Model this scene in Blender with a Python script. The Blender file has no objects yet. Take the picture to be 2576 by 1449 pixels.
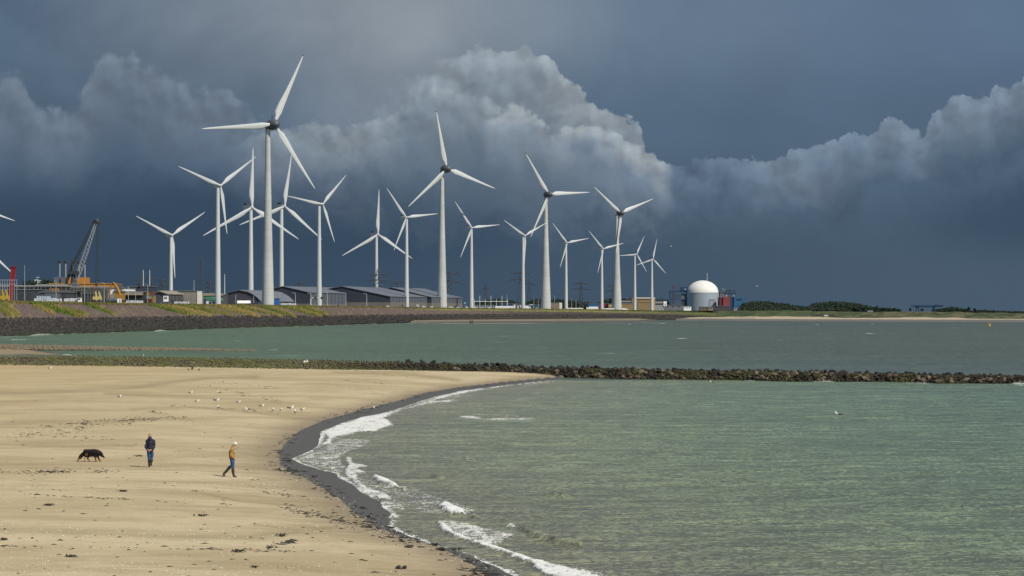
import bpy, bmesh, math, random
import numpy as np
from mathutils import Vector, Matrix, noise as mnoise
R_ = math.radians
random.seed(7); rng = np.random.default_rng(7)
SC = bpy.context.scene
COL = SC.collection

# ------------------------------------------------------------------ camera
H = 8.5                      # eye height above the water
F, CX, HY = 6082.0, 1288.0, 785.0   # focal length / centre / horizon in survey units (2576 wide)
cam = bpy.data.cameras.new("camera"); camo = bpy.data.objects.new("camera", cam); COL.objects.link(camo)
camo.location = (0, 0, H); camo.rotation_euler = (R_(90), 0, 0)
cam.sensor_width = 36; cam.lens = 36 * F / 2576
cam.shift_y = (HY - 724.5) / 2576
cam.clip_start = 1; cam.clip_end = 60000
SC.camera = camo

# ------------------------------------------------------------------ exposure, sun
SC.view_settings.view_transform = 'Standard'; SC.view_settings.look = 'None'
SC.view_settings.exposure = 0; SC.view_settings.gamma = 1
SUN_EL = R_(46); SUN_DIR = Vector((0.72, -0.69, 0)).normalized() * math.cos(SUN_EL) + Vector((0, 0, math.sin(SUN_EL)))
sl = bpy.data.lights.new("sun", 'SUN'); sl.energy = 4.3; sl.angle = R_(0.5); sl.color = (1, 0.94, 0.83)
slo = bpy.data.objects.new("sun", sl); COL.objects.link(slo)
slo.rotation_euler = SUN_DIR.to_track_quat('Z', 'Y').to_euler(); slo.location = (300, -300, 400)

# ------------------------------------------------------------------ node expression helper
def lin(r, g, b):
    f = lambda c: (c / 255) / 12.92 if c <= 10 else (((c / 255) + 0.055) / 1.055) ** 2.4
    return (f(r), f(g), f(b), 1)

class NT:
    def __init__(s, nt): s.nt = nt; s.n = nt.nodes; s.l = nt.links
    def put(s, sock, v):
        if isinstance(v, bpy.types.NodeSocket): s.l.new(v, sock)
        elif v is not None:
            if hasattr(sock.default_value, '__len__') and not hasattr(v, '__len__'): v = (v,) * len(sock.default_value)
            if hasattr(v, '__len__') and len(v) == 4 and len(sock.default_value) == 3: v = v[:3]
            sock.default_value = v
    def m(s, op, a, b=None, c=None, clamp=False):
        n = s.n.new('ShaderNodeMath'); n.operation = op; n.use_clamp = clamp
        for i, v in enumerate((a, b, c)):
            if v is not None: s.put(n.inputs[i], v)
        return n.outputs[0]
    def add(s, a, b): return s.m('ADD', a, b)
    def sub(s, a, b): return s.m('SUBTRACT', a, b)
    def mul(s, a, b): return s.m('MULTIPLY', a, b)
    def ss(s, x, lo, hi, a=0.0, b=1.0):
        n = s.n.new('ShaderNodeMapRange'); n.interpolation_type = 'SMOOTHSTEP'
        for i, v in enumerate((x, lo, hi, a, b)): s.put(n.inputs[i], v)
        return n.outputs[0]
    def lr(s, x, lo, hi, a=0.0, b=1.0):
        n = s.n.new('ShaderNodeMapRange'); n.clamp = True
        for i, v in enumerate((x, lo, hi, a, b)): s.put(n.inputs[i], v)
        return n.outputs[0]
    def mix(s, f, a, b, mode='MIX'):
        n = s.n.new('ShaderNodeMix'); n.data_type = 'RGBA'; n.blend_type = mode; n.clamp_factor = True
        s.put(n.inputs[0], f); s.put(n.inputs[6], a); s.put(n.inputs[7], b)
        return n.outputs[2]
    def noise(s, vec, scale=1, detail=4, rough=0.5, dist=0.0, lac=2.0):
        n = s.n.new('ShaderNodeTexNoise'); n.noise_dimensions = '2D' if s.dim2 else '3D'; s.put(n.inputs['Vector'], vec)
        for k, v in (('Scale', scale), ('Detail', detail), ('Roughness', rough), ('Distortion', dist), ('Lacunarity', lac)): s.put(n.inputs[k], v)
        return n.outputs[0]
    def vor(s, vec, scale=1, feature='F1', smooth=None, out=0, rand=1.0):
        n = s.n.new('ShaderNodeTexVoronoi'); n.voronoi_dimensions = '2D' if s.dim2 else '3D'; n.feature = feature; s.put(n.inputs['Vector'], vec); s.put(n.inputs['Scale'], scale)
        s.put(n.inputs['Randomness'], rand)
        if smooth is not None: s.put(n.inputs['Smoothness'], smooth)
        return n.outputs[out]
    dim2 = False
    def xyz(s, x, y, z=0.0):
        n = s.n.new('ShaderNodeCombineXYZ')
        for i, v in enumerate((x, y, z)): s.put(n.inputs[i], v)
        return n.outputs[0]
    def sep(s, v):
        n = s.n.new('ShaderNodeSeparateXYZ'); s.put(n.inputs[0], v); return n.outputs
    def curve(s, x, pts, x0, x1, y0, y1, vector=False):
        n = s.n.new('ShaderNodeFloatCurve'); c = n.mapping.curves[0]
        P = [((a - x0) / (x1 - x0), (b - y0) / (y1 - y0)) for a, b in pts]
        c.points[0].location = P[0]; c.points[1].location = P[-1]
        for p in P[1:-1]: c.points.new(*p)
        for p in c.points: p.handle_type = 'VECTOR' if vector else 'AUTO_CLAMPED'
        n.mapping.update()
        s.put(n.inputs[1], s.lr(x, x0, x1)); 
        return s.m('MULTIPLY_ADD', n.outputs[0], (y1 - y0), y0)
    def attr(s, name, out=2):
        n = s.n.new('ShaderNodeAttribute'); n.attribute_name = name; return n.outputs[out]
    def coord(s, which='Object'):
        n = s.n.new('ShaderNodeTexCoord'); return n.outputs[which]
    def pos(s): return s.n.new('ShaderNodeNewGeometry').outputs['Position']
    def map(s, v, scale=(1, 1, 1), rot=(0, 0, 0), loc=(0, 0, 0)):
        n = s.n.new('ShaderNodeMapping'); s.put(n.inputs[0], v); n.inputs['Scale'].default_value = scale
        n.inputs['Rotation'].default_value = rot; n.inputs['Location'].default_value = loc; return n.outputs[0]
    def bump(s, h, strength=0.3, dist=1.0):
        n = s.n.new('ShaderNodeBump'); s.put(n.inputs['Strength'], strength); s.put(n.inputs['Distance'], dist); s.put(n.inputs['Height'], h); return n.outputs[0]

C4 = lambda r, g, b: (r, g, b, 1)
# ------------------------------------------------------------------ sky
def build_world():
    w = bpy.data.worlds.new("World"); SC.world = w; w.use_nodes = True
    w.node_tree.nodes.clear(); t = NT(w.node_tree); t.dim2 = True
    d = t.coord('Generated'); x, y, z = t.sep(d)
    ys = t.m('MAXIMUM', y, 0.02)
    px = t.m('MULTIPLY_ADD', t.m('DIVIDE', x, ys), F, CX)          # azimuth, 6082 units per tangent
    py = t.m('MULTIPLY_ADD', t.m('DIVIDE', z, ys), -F, HY)         # elevation, same units, downwards
    px = t.m('MINIMUM', t.m('MAXIMUM', px, -9000), 12000); py = t.m('MAXIMUM', py, -9000)
    q = t.xyz(t.mul(px, 0.001), t.mul(py, 0.001), 0)
    # high overcast
    n_big = t.noise(t.map(q, (1.0, 1.7, 1)), 1.3, 5, 0.55, 0.4)
    n_mid = t.noise(q, 5, 6, 0.55, 0.3)
    top = t.mix(t.lr(px, 0, 950), lin(84, 105, 131), lin(136, 147, 163))
    top = t.mix(t.ss(px, 950, 1750), top, lin(101, 121, 147))
    top = t.mix(t.lr(px, 1750, 2576), top, lin(90, 112, 142))
    mid = t.mix(t.ss(px, 700, 1500), lin(80, 100, 124), lin(83, 104, 130))
    mid = t.mix(t.mul(t.ss(px, 620, 950), t.ss(px, 1420, 1200)), mid, lin(116, 129, 149))
    low = t.mix(t.lr(px, 600, 2300), lin(56, 75, 98), lin(71, 90, 112))
    c = t.mix(t.ss(py, 30, 330), top, mid)
    c = t.mix(t.ss(t.add(py, t.mul(t.sub(n_big, .5), 200)), 310, 590), c, low)
    c = t.mix(t.ss(py, 0, -1500), c, lin(120, 135, 155))
    vary = t.add(t.mul(t.sub(n_big, 0.5), 0.75), t.mul(t.sub(n_mid, 0.5), 0.30))
    vary = t.mul(vary, t.ss(px, 2100, 900, 0.35, 1.0))
    vary = t.mul(vary, t.ss(py, 640, 420, 0.25, 1.0))
    c = t.mix(1.0, c, t.xyz(t.add(1, vary), t.add(1, vary), t.add(1, t.mul(vary, 0.85))), 'MULTIPLY')
    # billows: shared cauliflower field
    warp = t.noise(q, 7, 4, 0.6); warp2 = t.noise(t.map(q, loc=(3.1, 7.7, 0)), 7, 4, 0.6)
    qx = t.xyz(t.add(t.mul(px, 0.001), t.mul(t.sub(warp, 0.5), 0.06)), t.add(t.mul(py, 0.001), t.mul(t.sub(warp2, 0.5), 0.06)), 0)
    def bil(vec, fine=True):
        a = t.vor(vec, 6.0, 'SMOOTH_F1', 0.5); b = t.vor(vec, 16, 'SMOOTH_F1', 0.45)
        s = t.add(t.mul(t.sub(0.55, a), 1.0), t.mul(t.sub(0.5, b), 0.6))
        e = t.vor(vec, 44, 'SMOOTH_F1', 0.3); s = t.add(s, t.mul(t.sub(0.45, e), 0.34 if fine else 0.22))
        if fine: s = t.add(s, t.mul(t.sub(t.noise(vec, 55, 5, 0.7), 0.5), 0.5))
        return s
    B = bil(qx)
    off = t.n.new('ShaderNodeVectorMath'); off.operation = 'ADD'; t.put(off.inputs[0], qx); off.inputs[1].default_value = (0.017, -0.021, 0)
    relief = t.sub(bil(qx, False), bil(off.outputs[0], False))               # sun-side light on each billow
    lump = t.noise(t.map(q, (1, 1.25, 1), loc=(1.3, 0.2, 0)), 4.2, 5, 0.58, 0.5); lump2 = t.noise(t.map(q, (1, 1.1, 1), loc=(5, 2, 0)), 11, 5, 0.6, 0.3)
    lump3 = t.noise(t.map(q, loc=(2, 4, 0)), 34, 4, 0.6, 0.2)
    patch = t.add(t.add(t.mul(t.sub(lump, 0.5), 1.2), t.mul(t.sub(lump2, 0.5), 0.6)), t.mul(t.sub(lump3, .5), .22))
    pxw = t.add(px, t.add(t.mul(t.sub(warp, .5), 150), t.mul(t.sub(t.noise(t.map(q, loc=(8, 1, 0)), 2.6, 3, .5), .5), 130)))
    def layer(c, pts, x0, x1, fadeL, fadeR, bright, deep, amp, soft, depth, relf, pf, op=1.0, vector=False, wander=60):
        """pts: skyline; bright: rim colour; deep: colour well below the rim; depth: fall-off"""
        e = t.curve(px, pts, x0, x1, 0, 785, vector); ew = t.curve(pxw, pts, x0, x1, 0, 785, vector)
        d0 = t.sub(py, e); dwp = t.sub(py, ew); dd = t.add(d0, t.mul(B, amp))         # >0 inside
        msk = t.ss(dd, 0, soft)
        if fadeL: msk = t.mul(msk, t.ss(px, fadeL[0], fadeL[1]))
        if fadeR: msk = t.mul(msk, t.ss(px, fadeR[0], fadeR[1]))
        dw = t.add(t.mul(t.add(dd, dwp), .5), t.mul(patch, wander * 3.4))
        f = t.m('POWER', t.lr(dw, 0, depth), 0.8)
        cc = t.mix(f, bright, deep)
        k = t.add(1, t.add(t.mul(t.mul(relief, relf), t.ss(dd, t.mul(depth, 1.1), 0, .15, 1)), t.mul(patch, pf)))
        k = t.m('MAXIMUM', k, 0.78)
        cc = t.mix(1.0, cc, t.xyz(k, k, t.add(0.04, t.mul(k, 0.96))), 'MULTIPLY')
        msk = t.mul(msk, t.ss(t.add(py, t.mul(patch, 240)), 640, 470) if op == 1.0 else t.mul(t.ss(d0, depth * 1.25, depth * .6), op))
        return t.mix(msk, c, cc)
    # soft left clouds
    c = layer(c, [(-300, 260), (0, 212), (40, 195), (95, 255), (180, 250), (250, 165), (310, 140), (370, 180), (480, 225), (560, 235), (620, 290), (800, 330), (1000, 330)], -300, 1000, None, (900, 620), lin(114, 129, 150), lin(84, 102, 126), 60, 40, 230, .55, .6, .9)
    # main towering cumulus and the ridge running right
    ridge = [(600, 330), (700, 318), (800, 290), (880, 270), (1000, 200), (1090, 150), (1150, 150), (1200, 118), (1240, 132), (1288, 132), (1313, 112), (1348, 145), (1398, 175), (1418, 208), (1473, 230), (1508, 265), (1568, 300), (1608, 325), (1623, 362), (1668, 410), (1738, 417), (1788, 417), (1808, 399), (1883, 411), (1933, 396), (2013, 400), (2038, 377), (2108, 350), (2133, 324), (2183, 332), (2238, 304), (2268, 326), (2323, 340), (2343, 300), (2388, 267), (2438, 254), (2488, 250), (2500, 217), (2563, 205), (2700, 190), (2900, 260)]
    bright = t.mix(t.ss(px, 1500, 1800), lin(146, 158, 173), lin(120, 138, 162)); bright = t.mix(t.ss(px, 1150, 800), bright, lin(124, 138, 156))
    bright = t.mix(t.mul(t.ss(px, 1640, 1700), t.ss(px, 1960, 1760)), bright, lin(92, 111, 137)); deepc = t.mix(t.ss(px, 1500, 1900), lin(90, 108, 130), lin(77, 97, 121)); deepc = t.mix(t.ss(px, 1000, 600), deepc, lin(76, 93, 118))
    softw = t.ss(px, 900, 1240, 130, 9)
    c = layer(c, ridge, 600, 2900, (600, 1050), None, bright, deepc, 46, softw, t.ss(px, 1600, 1850, 300, 150), .7, .6, 1.0, True, 55)
    c = layer(c, [(500, 420), (620, 350), (700, 330), (790, 306), (870, 320), (960, 300), (1040, 252), (1110, 234), (1200, 240), (1290, 300), (1400, 360)], 500, 1400, (560, 760), (1400, 1250), lin(140, 152, 167), lin(92, 109, 131), 60, 22, 170, .85, .55, .85)
    c = layer(c, [(1200, 330), (1240, 300), (1290, 270), (1330, 262), (1360, 290), (1400, 335), (1500, 420)], 1200, 1500, (1205, 1260), (1440, 1340), lin(158, 169, 182), lin(105, 121, 143), 70, 18, 130, .8, .6, .9)
    # bright lower lobe
    c = layer(c, [(1360, 345), (1403, 322), (1428, 306), (1478, 312), (1538, 332), (1588, 360), (1638, 372), (1668, 408), (1720, 430)], 1360, 1720, (1370, 1430), (1700, 1660), lin(156, 167, 180), lin(104, 120, 143), 44, 10, 130, .8, .6, .95, True)
    # dark bases under the ridge
    dk = t.ss(t.add(py, t.mul(patch, 170)), 420, 540)
    dk = t.mul(dk, t.ss(py, 700, 540)); 
    dk = t.mul(dk, t.add(t.ss(px, 1500, 1000, 0.0, 0.6), t.ss(px, 2150, 2576, 0.0, 0.65)))
    c = t.mix(dk, c, lin(50, 70, 94))
    c = t.mix(1.0, c, C4(1.03, 1.01, .935), 'MULTIPLY')
    bd = t.n.new('ShaderNodeBackground'); t.put(bd.inputs[0], c); bd.inputs[1].default_value = 1.0
    sky = t.n.new('ShaderNodeTexSky'); sky.sky_type = 'NISHITA'; sky.sun_disc = False
    sky.sun_elevation = SUN_EL; sky.sun_rotation = math.atan2(SUN_DIR.x, SUN_DIR.y); sky.altitude = 10
    bs = t.n.new('ShaderNodeBackground'); t.put(bs.inputs[0], sky.outputs[0]); bs.inputs[1].default_value = 0.10
    ms = t.n.new('ShaderNodeMixShader'); t.put(ms.inputs[0], t.ss(y, -0.25, 0.25)); t.l.new(bs.outputs[0], ms.inputs[1]); t.l.new(bd.outputs[0], ms.inputs[2])
    o = t.n.new('ShaderNodeOutputWorld'); t.l.new(ms.outputs[0], o.inputs[0])
build_world()

# ------------------------------------------------------------------ materials
MATS = {}
def mat(name, col, rough=0.7, var=0.15, scale=1.0, metal=0.0, col2=None, bump=0.0, bscale=8.0, stretch=(1, 1, 1), spec=0.5):
    if name in MATS: return MATS[name]
    m = bpy.data.materials.new(name); m.use_nodes = True; t = NT(m.node_tree); p = t.n['Principled BSDF']
    v = t.map(t.coord('Object'), stretch)
    n = t.noise(v, scale, 5, 0.6)
    f = t.lr(n, 0.3, 0.7)
    c2 = col2 if col2 else tuple(c * (1 - var) for c in col[:3]) + (1,)
    c1 = col if col2 else tuple(min(1, c * (1 + var * .6)) for c in col[:3]) + (1,)
    t.put(p.inputs['Base Color'], t.mix(f, c2, c1)); p.inputs['Roughness'].default_value = rough
    p.inputs['Metallic'].default_value = metal; p.inputs['Specular IOR Level'].default_value = spec
    if bump: t.put(p.inputs['Normal'], t.bump(t.noise(v, bscale, 4, 0.6), bump, 0.3))
    MATS[name] = m; return m
C = lambda r, g, b: (r, g, b, 1)
white = mat('turbine_white', C(.47, .49, .50), .5, .06, .05, spec=.3)
def ring_mat():
    m = bpy.data.materials.new('tower_concrete'); m.use_nodes = True; t = NT(m.node_tree); p = t.n['Principled BSDF']; o = t.coord('Object'); X, Y, Z = t.sep(o)
    fr = t.m('FRACT', t.mul(Z, 1 / 4.3)); seg = t.m('FLOOR', t.mul(Z, 1 / 4.3)); sv = t.noise(t.xyz(t.mul(seg, 3.7), 0, 0), 1, 0)
    c = t.mix(t.lr(sv, .3, .7), C(.38, .40, .39), C(.44, .455, .445)); c = t.mix(t.mul(t.m('LESS_THAN', fr, .05), .35), c, C(.2, .21, .2))
    st = t.noise(t.map(o, (1, 1, .08)), 1.2, 4, .6); c = t.mix(t.mul(t.ss(st, .5, .7), .18), c, C(.22, .23, .22))
    t.put(p.inputs['Base Color'], c); p.inputs['Roughness'].default_value = .75; p.inputs['Specular IOR Level'].default_value = .25; return m
egg = mat('nacelle_grey', C(.085, .09, .10), .45, .15, .2)
dark = mat('dark_paint', C(.03, .035, .04), .6, .2, 1)
steel = mat('lattice_steel', C(.045, .06, .08), .6, .2, .2)
galv = mat('galvanised_steel', C(.38, .40, .42), .5, .1, .5)
hallwall = mat('dark_cladding', C(.028, .036, .052), .7, .1, .1, stretch=(1, 1, .2))
hallroof = mat('roof_sheet', C(.115, .13, .155), .6, .1, .1, stretch=(.2, 1, 1))
plinth = mat('hall_plinth', C(.15, .135, .12), .8, .15, .2)
hallside = mat('grey_cladding', C(.085, .10, .125), .7, .1, .1)
paintw = mat('white_paint', C(.75, .75, .73), .6, .1, .5)
orange = mat('orange_paint', C(.36, .17, .03), .6, .15, .2)
red = mat('red_paint', C(.22, .012, .02), .5, .2, .3)
redw = mat('red_wall', C(.20, .035, .04), .7, .1, .1)
bluew = mat('blue_wall', C(.015, .09, .20), .6, .15, .1)
bluedk = mat('blue_steel', C(.01, .04, .10), .6, .15, .1)
concw = mat('concrete_wall', C(.21, .195, .17), .85, .15, .3, bump=.2, bscale=1)
domew = mat('dome_white', C(.66, .65, .61), .7, .07, .08, stretch=(1, 1, 2.5))
cylg = mat('reactor_grey', C(.26, .31, .36), .7, .06, .06)
tan = mat('tan_brick', C(.23, .16, .08), .85, .1, .2)
brown = mat('brown_wall', C(.12, .09, .06), .85, .15, .2)
brownr = mat('brown_roof', C(.25, .22, .18), .8, .15, .2)
yellow = mat('yellow_paint', C(.42, .28, .03), .5, .15, .5)
green = mat('green_sheet', C(.05, .18, .10), .6, .15, .5)
bag = mat('white_bag', C(.55, .56, .58), .8, .25, 1.2)
foliage = mat('foliage_dark', C(.034, .058, .032), .95, .3, .12, col2=C(.012, .028, .018))
foliage2 = mat('foliage_bush', C(.07, .10, .035), .95, .3, .5, col2=C(.03, .055, .02))
bark = mat('bark', C(.08, .06, .04), .9)
glass = mat('window_glass', C(.02, .03, .05), .2, .1, 1)

conc = ring_mat(); bladew = mat('blade_white', C(.48, .50, .50), .45, .06, .05, spec=.4)
# ------------------------------------------------------------------ mesh helpers
class MB:
    def __init__(s): s.v = []; s.f = []
    def box(s, x0, x1, y0, y1, z0, z1):
        b = len(s.v); s.v += [(x, y, z) for z in (z0, z1) for x, y in ((x0, y0), (x1, y0), (x1, y1), (x0, y1))]
        s.f += [tuple(b + i for i in q) for q in ((0, 3, 2, 1), (4, 5, 6, 7), (0, 1, 5, 4), (1, 2, 6, 5), (2, 3, 7, 6), (3, 0, 4, 7))]; return s
    def loft(s, rings, closed=True, cap=True):
        n = len(rings[0]); b = len(s.v)
        for r in rings: s.v += [tuple(p) for p in r]
        for i in range(len(rings) - 1):
            for j in range(n if closed else n - 1):
                k = (j + 1) % n; s.f.append((b + i * n + j, b + i * n + k, b + (i + 1) * n + k, b + (i + 1) * n + j))
        if cap and closed:
            s.f.append(tuple(b + j for j in reversed(range(n)))); s.f.append(tuple(b + (len(rings) - 1) * n + j for j in range(n)))
        return s
    def lathe(s, prof, c=(0, 0, 0), n=20):
        return s.loft([[(c[0] + r * math.cos(2 * math.pi * j / n), c[1] + r * math.sin(2 * math.pi * j / n), c[2] + z) for j in range(n)] for r, z in prof])
    def tube(s, pts, rad, n=6, flat=1.0):
        pts = [Vector(p) for p in pts]; rads = rad if hasattr(rad, '__len__') else [rad] * len(pts); rings = []
        for i, p in enumerate(pts):
            a = pts[max(i - 1, 0)]; b = pts[min(i + 1, len(pts) - 1)]; d = (b - a).normalized()
            u = d.cross(Vector((0, 0, 1)) if abs(d.z) < .95 else Vector((1, 0, 0))).normalized(); w = u.cross(d)
            rings.append([p + u * (rads[i] * math.cos(2 * math.pi * j / n)) + w * (rads[i] * flat * math.sin(2 * math.pi * j / n)) for j in range(n)])
        return s.loft(rings)
    def bar(s, a, b, r): return s.tube([a, b], r, 4)
    def ell(s, c, r, n=12, m=8, rot=None):
        rings = []
        for i in range(m + 1):
            th = math.pi * (i + .02) / (m + .04); ring = []
            for j in range(n):
                p = Vector((r[0] * math.sin(th) * math.cos(2 * math.pi * j / n), r[1] * math.sin(th) * math.sin(2 * math.pi * j / n), -r[2] * math.cos(th)))
                if rot is not None: p = rot @ p
                ring.append((c[0] + p.x, c[1] + p.y, c[2] + p.z))
            rings.append(ring)
        return s.loft(rings)
    def prism(s, poly, a, vec):
        """poly: list of 3-D points, extruded along vec"""
        vec = Vector(vec); return s.loft([[Vector(p) for p in poly], [Vector(p) + vec for p in poly]])
    def build(s, name, m, parent=None, smooth=False, loc=None):
        me = bpy.data.meshes.new(name); me.from_pydata([tuple(v) for v in s.v], [], s.f)
        bm = bmesh.new(); bm.from_mesh(me); bmesh.ops.recalc_face_normals(bm, faces=bm.faces); bm.to_mesh(me); bm.free()
        if smooth: me.polygons.foreach_set('use_smooth', [True] * len(me.polygons)); me.set_sharp_from_angle(angle=R_(50))
        o = bpy.data.objects.new(name, me); COL.objects.link(o)
        for mm in (m if isinstance(m, (list, tuple)) else [m]): me.materials.append(mm)
        if loc: o.location = loc
        if parent: o.parent = parent
        return o
def soup(name, V, Fq, m, smooth=False, parent=None):
    V = np.asarray(V, dtype=np.float32); Fq = np.asarray(Fq, dtype=np.int32); k = Fq.shape[1]
    me = bpy.data.meshes.new(name); me.vertices.add(len(V)); me.vertices.foreach_set('co', V.ravel())
    me.loops.add(Fq.size); me.loops.foreach_set('vertex_index', Fq.ravel())
    me.polygons.add(len(Fq)); me.polygons.foreach_set('loop_start', np.arange(0, Fq.size, k, dtype=np.int32))
    me.update(calc_edges=True); me.validate()
    if smooth: me.polygons.foreach_set('use_smooth', [True] * len(me.polygons))
    o = bpy.data.objects.new(name, me); COL.objects.link(o)
    for mm in (m if isinstance(m, (list, tuple)) else [m]): me.materials.append(mm)
    if parent: o.parent = parent
    return o
def setattr_f(o, name, arr):
    a = o.data.attributes.new(name, 'FLOAT', 'POINT'); a.data.foreach_set('value', np.asarray(arr, dtype=np.float32).ravel())
def setattr_c(o, name, arr):
    a = o.data.attributes.new(name, 'FLOAT_COLOR', 'POINT'); a.data.foreach_set('color', np.asarray(arr, dtype=np.float32).ravel())
def tag(o, label=None, cat=None, group=None, kind=None):
    if label: o['label'] = label
    if cat: o['category'] = cat
    if group: o['group'] = group
    if kind: o['kind'] = kind
    return o
def thing(name, loc, label, cat, group=None, rz=0):
    o = bpy.data.objects.new(name, None); COL.objects.link(o); o.location = loc; o.rotation_euler.z = rz; o.empty_display_size = .5
    return tag(o, label, cat, group)
def dup(root, loc, label=None, rz=None, scale=None, group=None, parent=None):
    r = root.copy(); COL.objects.link(r)
    if parent is None: r.location = loc
    else: r.parent = parent
    if rz is not None: r.rotation_euler.z = rz
    if scale: r.scale = (scale,) * 3 if not hasattr(scale, '__len__') else scale
    if label: r['label'] = label
    if group: r['group'] = group
    for ch in KIDS.get(root.name, []): dup(ch, None, parent=r)
    return r
KIDS = {}
def kids_index():
    KIDS.clear()
    for o in bpy.data.objects:
        if o.parent: KIDS.setdefault(o.parent.name, []).append(o)
def W(px, py, d): return Vector(((px - CX) * d / F, d, H - (py - HY) * d / F))
def WX(px, d): return (px - CX) * d / F
def WZ(py, d): return H - (py - HY) * d / F
def flat(px, py, z=0.0):
    d = (H - z) * F / (py - HY); return ((px - CX) * d / F, d)

# ------------------------------------------------------------------ shore geometry (plan view, metres)
S_px = [(-400, 2600), (1420, 1620), (1300, 1500), (1213, 1446), (1152, 1406), (1078, 1368), (993, 1348), (929, 1321), (881, 1291), (841, 1253), (790, 1223), (739, 1192), (695, 1169), (693, 1141), (708, 1114), (749, 1082), (807, 1057), (902, 1031.5), (996, 1008), (1060, 988.6), (1145, 975), (1246, 963), (1351, 953), (1500, 940)]
W_px = [(-100, 2600), (1620, 1620), (1440, 1500), (1281, 1443), (1180, 1396), (1085, 1370), (1027, 1348), (975, 1325), (990, 1296), (946, 1259), (892, 1223), (838, 1190), (770, 1172), (733, 1155), (796, 1124), (814, 1086), (880, 1060), (975, 1037), (1094, 998), (1212, 980), (1290, 968), (1400, 955), (1540, 938)]
S_w = np.array([flat(a, b, .12) for a, b in S_px]); W_w = np.array([flat(a, b, 0) for a, b in W_px])
def pl_dist(P, L):
    """distance of points P (n,2) to polyline L, and side (+ = left of direction)"""
    best = np.full(len(P), 1e9); side = np.zeros(len(P))
    for a, b in zip(L[:-1], L[1:]):
        ab = b - a; t = np.clip(((P - a) @ ab) / (ab @ ab), 0, 1); q = a + t[:, None] * ab; dd = np.hypot(*(P - q).T)
        cr = ab[0] * (P[:, 1] - a[1]) - ab[1] * (P[:, 0] - a[0])
        k = dd < best - 1e-9; best[k] = dd[k]; side[k] = np.sign(cr[k])
    return best, side
def in_poly(P, poly):
    x, y = P[:, 0], P[:, 1]; c = np.zeros(len(P), bool); n = len(poly)
    for i in range(n):
        x1, y1 = poly[i]; x2, y2 = poly[(i + 1) % n]
        if y1 == y2: continue
        k = ((y1 > y) != (y2 > y)) & (x < (x2 - x1) * (y - y1) / (y2 - y1) + x1); c ^= k
    return c
# plan-view polygons: landward of the lines (closed far to the left)
def closed_left(L): return np.vstack([L, [(L[-1][0] - 5, L[-1][1] + 60), (-400, L[-1][1] + 60), (-400, L[0][1])]])
def vnoise(P, s, seed=0, oct=4):
    """cheap value noise, numpy"""
    out = np.zeros(len(P)); amp = 1; tot = 0
    for o in range(oct):
        q = P * s + seed * 17.3 + o * 31.7; i = np.floor(q).astype(int); f = q - i; f = f * f * (3 - 2 * f)
        def h(a, b): 
            n = (a * 374761393 + b * 668265263 + seed * 97) & 0xffffffff; n = (n ^ (n >> 13)) * 1274126177 & 0xffffffff; return ((n ^ (n >> 16)) & 0xffff) / 65535
        v = (h(i[:, 0], i[:, 1]) * (1 - f[:, 0]) + h(i[:, 0] + 1, i[:, 1]) * f[:, 0]) * (1 - f[:, 1]) + (h(i[:, 0], i[:, 1] + 1) * (1 - f[:, 0]) + h(i[:, 0] + 1, i[:, 1] + 1) * f[:, 0]) * f[:, 1]
        out += amp * v; tot += amp; amp *= .5; s *= 2.03
    return out / tot
GR_A, GR_B = np.array([-75.0, 352.0]), np.array([62.0, 283.5])      # toe line of the near groyne
# little beach between the two groynes
W2_px = [(-900, 905), (-200, 895.5), (60, 893), (150, 894), (187, 893), (160, 889), (120, 885), (110, 881), (160, 878), (260, 876)]
W2_w = np.array([flat(a, b, 0) for a, b in W2_px])
def beach_z(P):
    P = np.asarray(P, float)
    dS, _ = pl_dist(P, S_w); dW, _ = pl_dist(P, W_w)
    iS = in_poly(P, closed_left(S_w)); iW = in_poly(P, closed_left(W_w))
    n = (vnoise(P * [1, .35], .9, 3) - .5)
    big = (vnoise(P * [.35, 1], .06, 5, 3) - .5)
    z_in = .12 + .48 * (1 - np.exp(-dS / 5.0)) + big * .22 * (1 - np.exp(-dS / 8)) + .15 * np.clip((P[:, 1] - 240) / 80, 0, 1)
    z_bt = .12 * dW / (dS + dW + 1e-6)
    z_out = -.05 * dW
    z = np.where(iS, z_in, np.where(iW, z_bt, z_out)) + n * .025 * (dS < 4)
    # second beach behind the groyne
    y0 = GR_A[1] + (P[:, 0] - GR_A[0]) * (GR_B[1] - GR_A[1]) / (GR_B[0] - GR_A[0]) + 12
    back = P[:, 1] > y0
    poly2 = np.vstack([W2_w, [(-400, 640), (-400, 300), (W2_w[0][0], 300)]])
    d2, _ = pl_dist(P, W2_w); in2 = in_poly(P, poly2)
    z2 = np.where(in2, np.minimum(.8, .03 * d2), -.04 * d2)
    return np.where(back, z2, z), iS & ~back, dS
def ground(px, py):
    d = (H - .4) * F / (py - HY)
    for _ in range(8):
        z = beach_z(np.array([[WX(px, d), d]]))[0][0]; d = (H - z) * F / (py - HY)
    return Vector((WX(px, d), d, float(z)))

def grid_faces(nr, nc):
    i = np.arange(nr - 1)[:, None] * nc + np.arange(nc - 1)[None]; i = i.ravel()
    return np.stack([i, i + 1, i + nc + 1, i + nc], 1)

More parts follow.
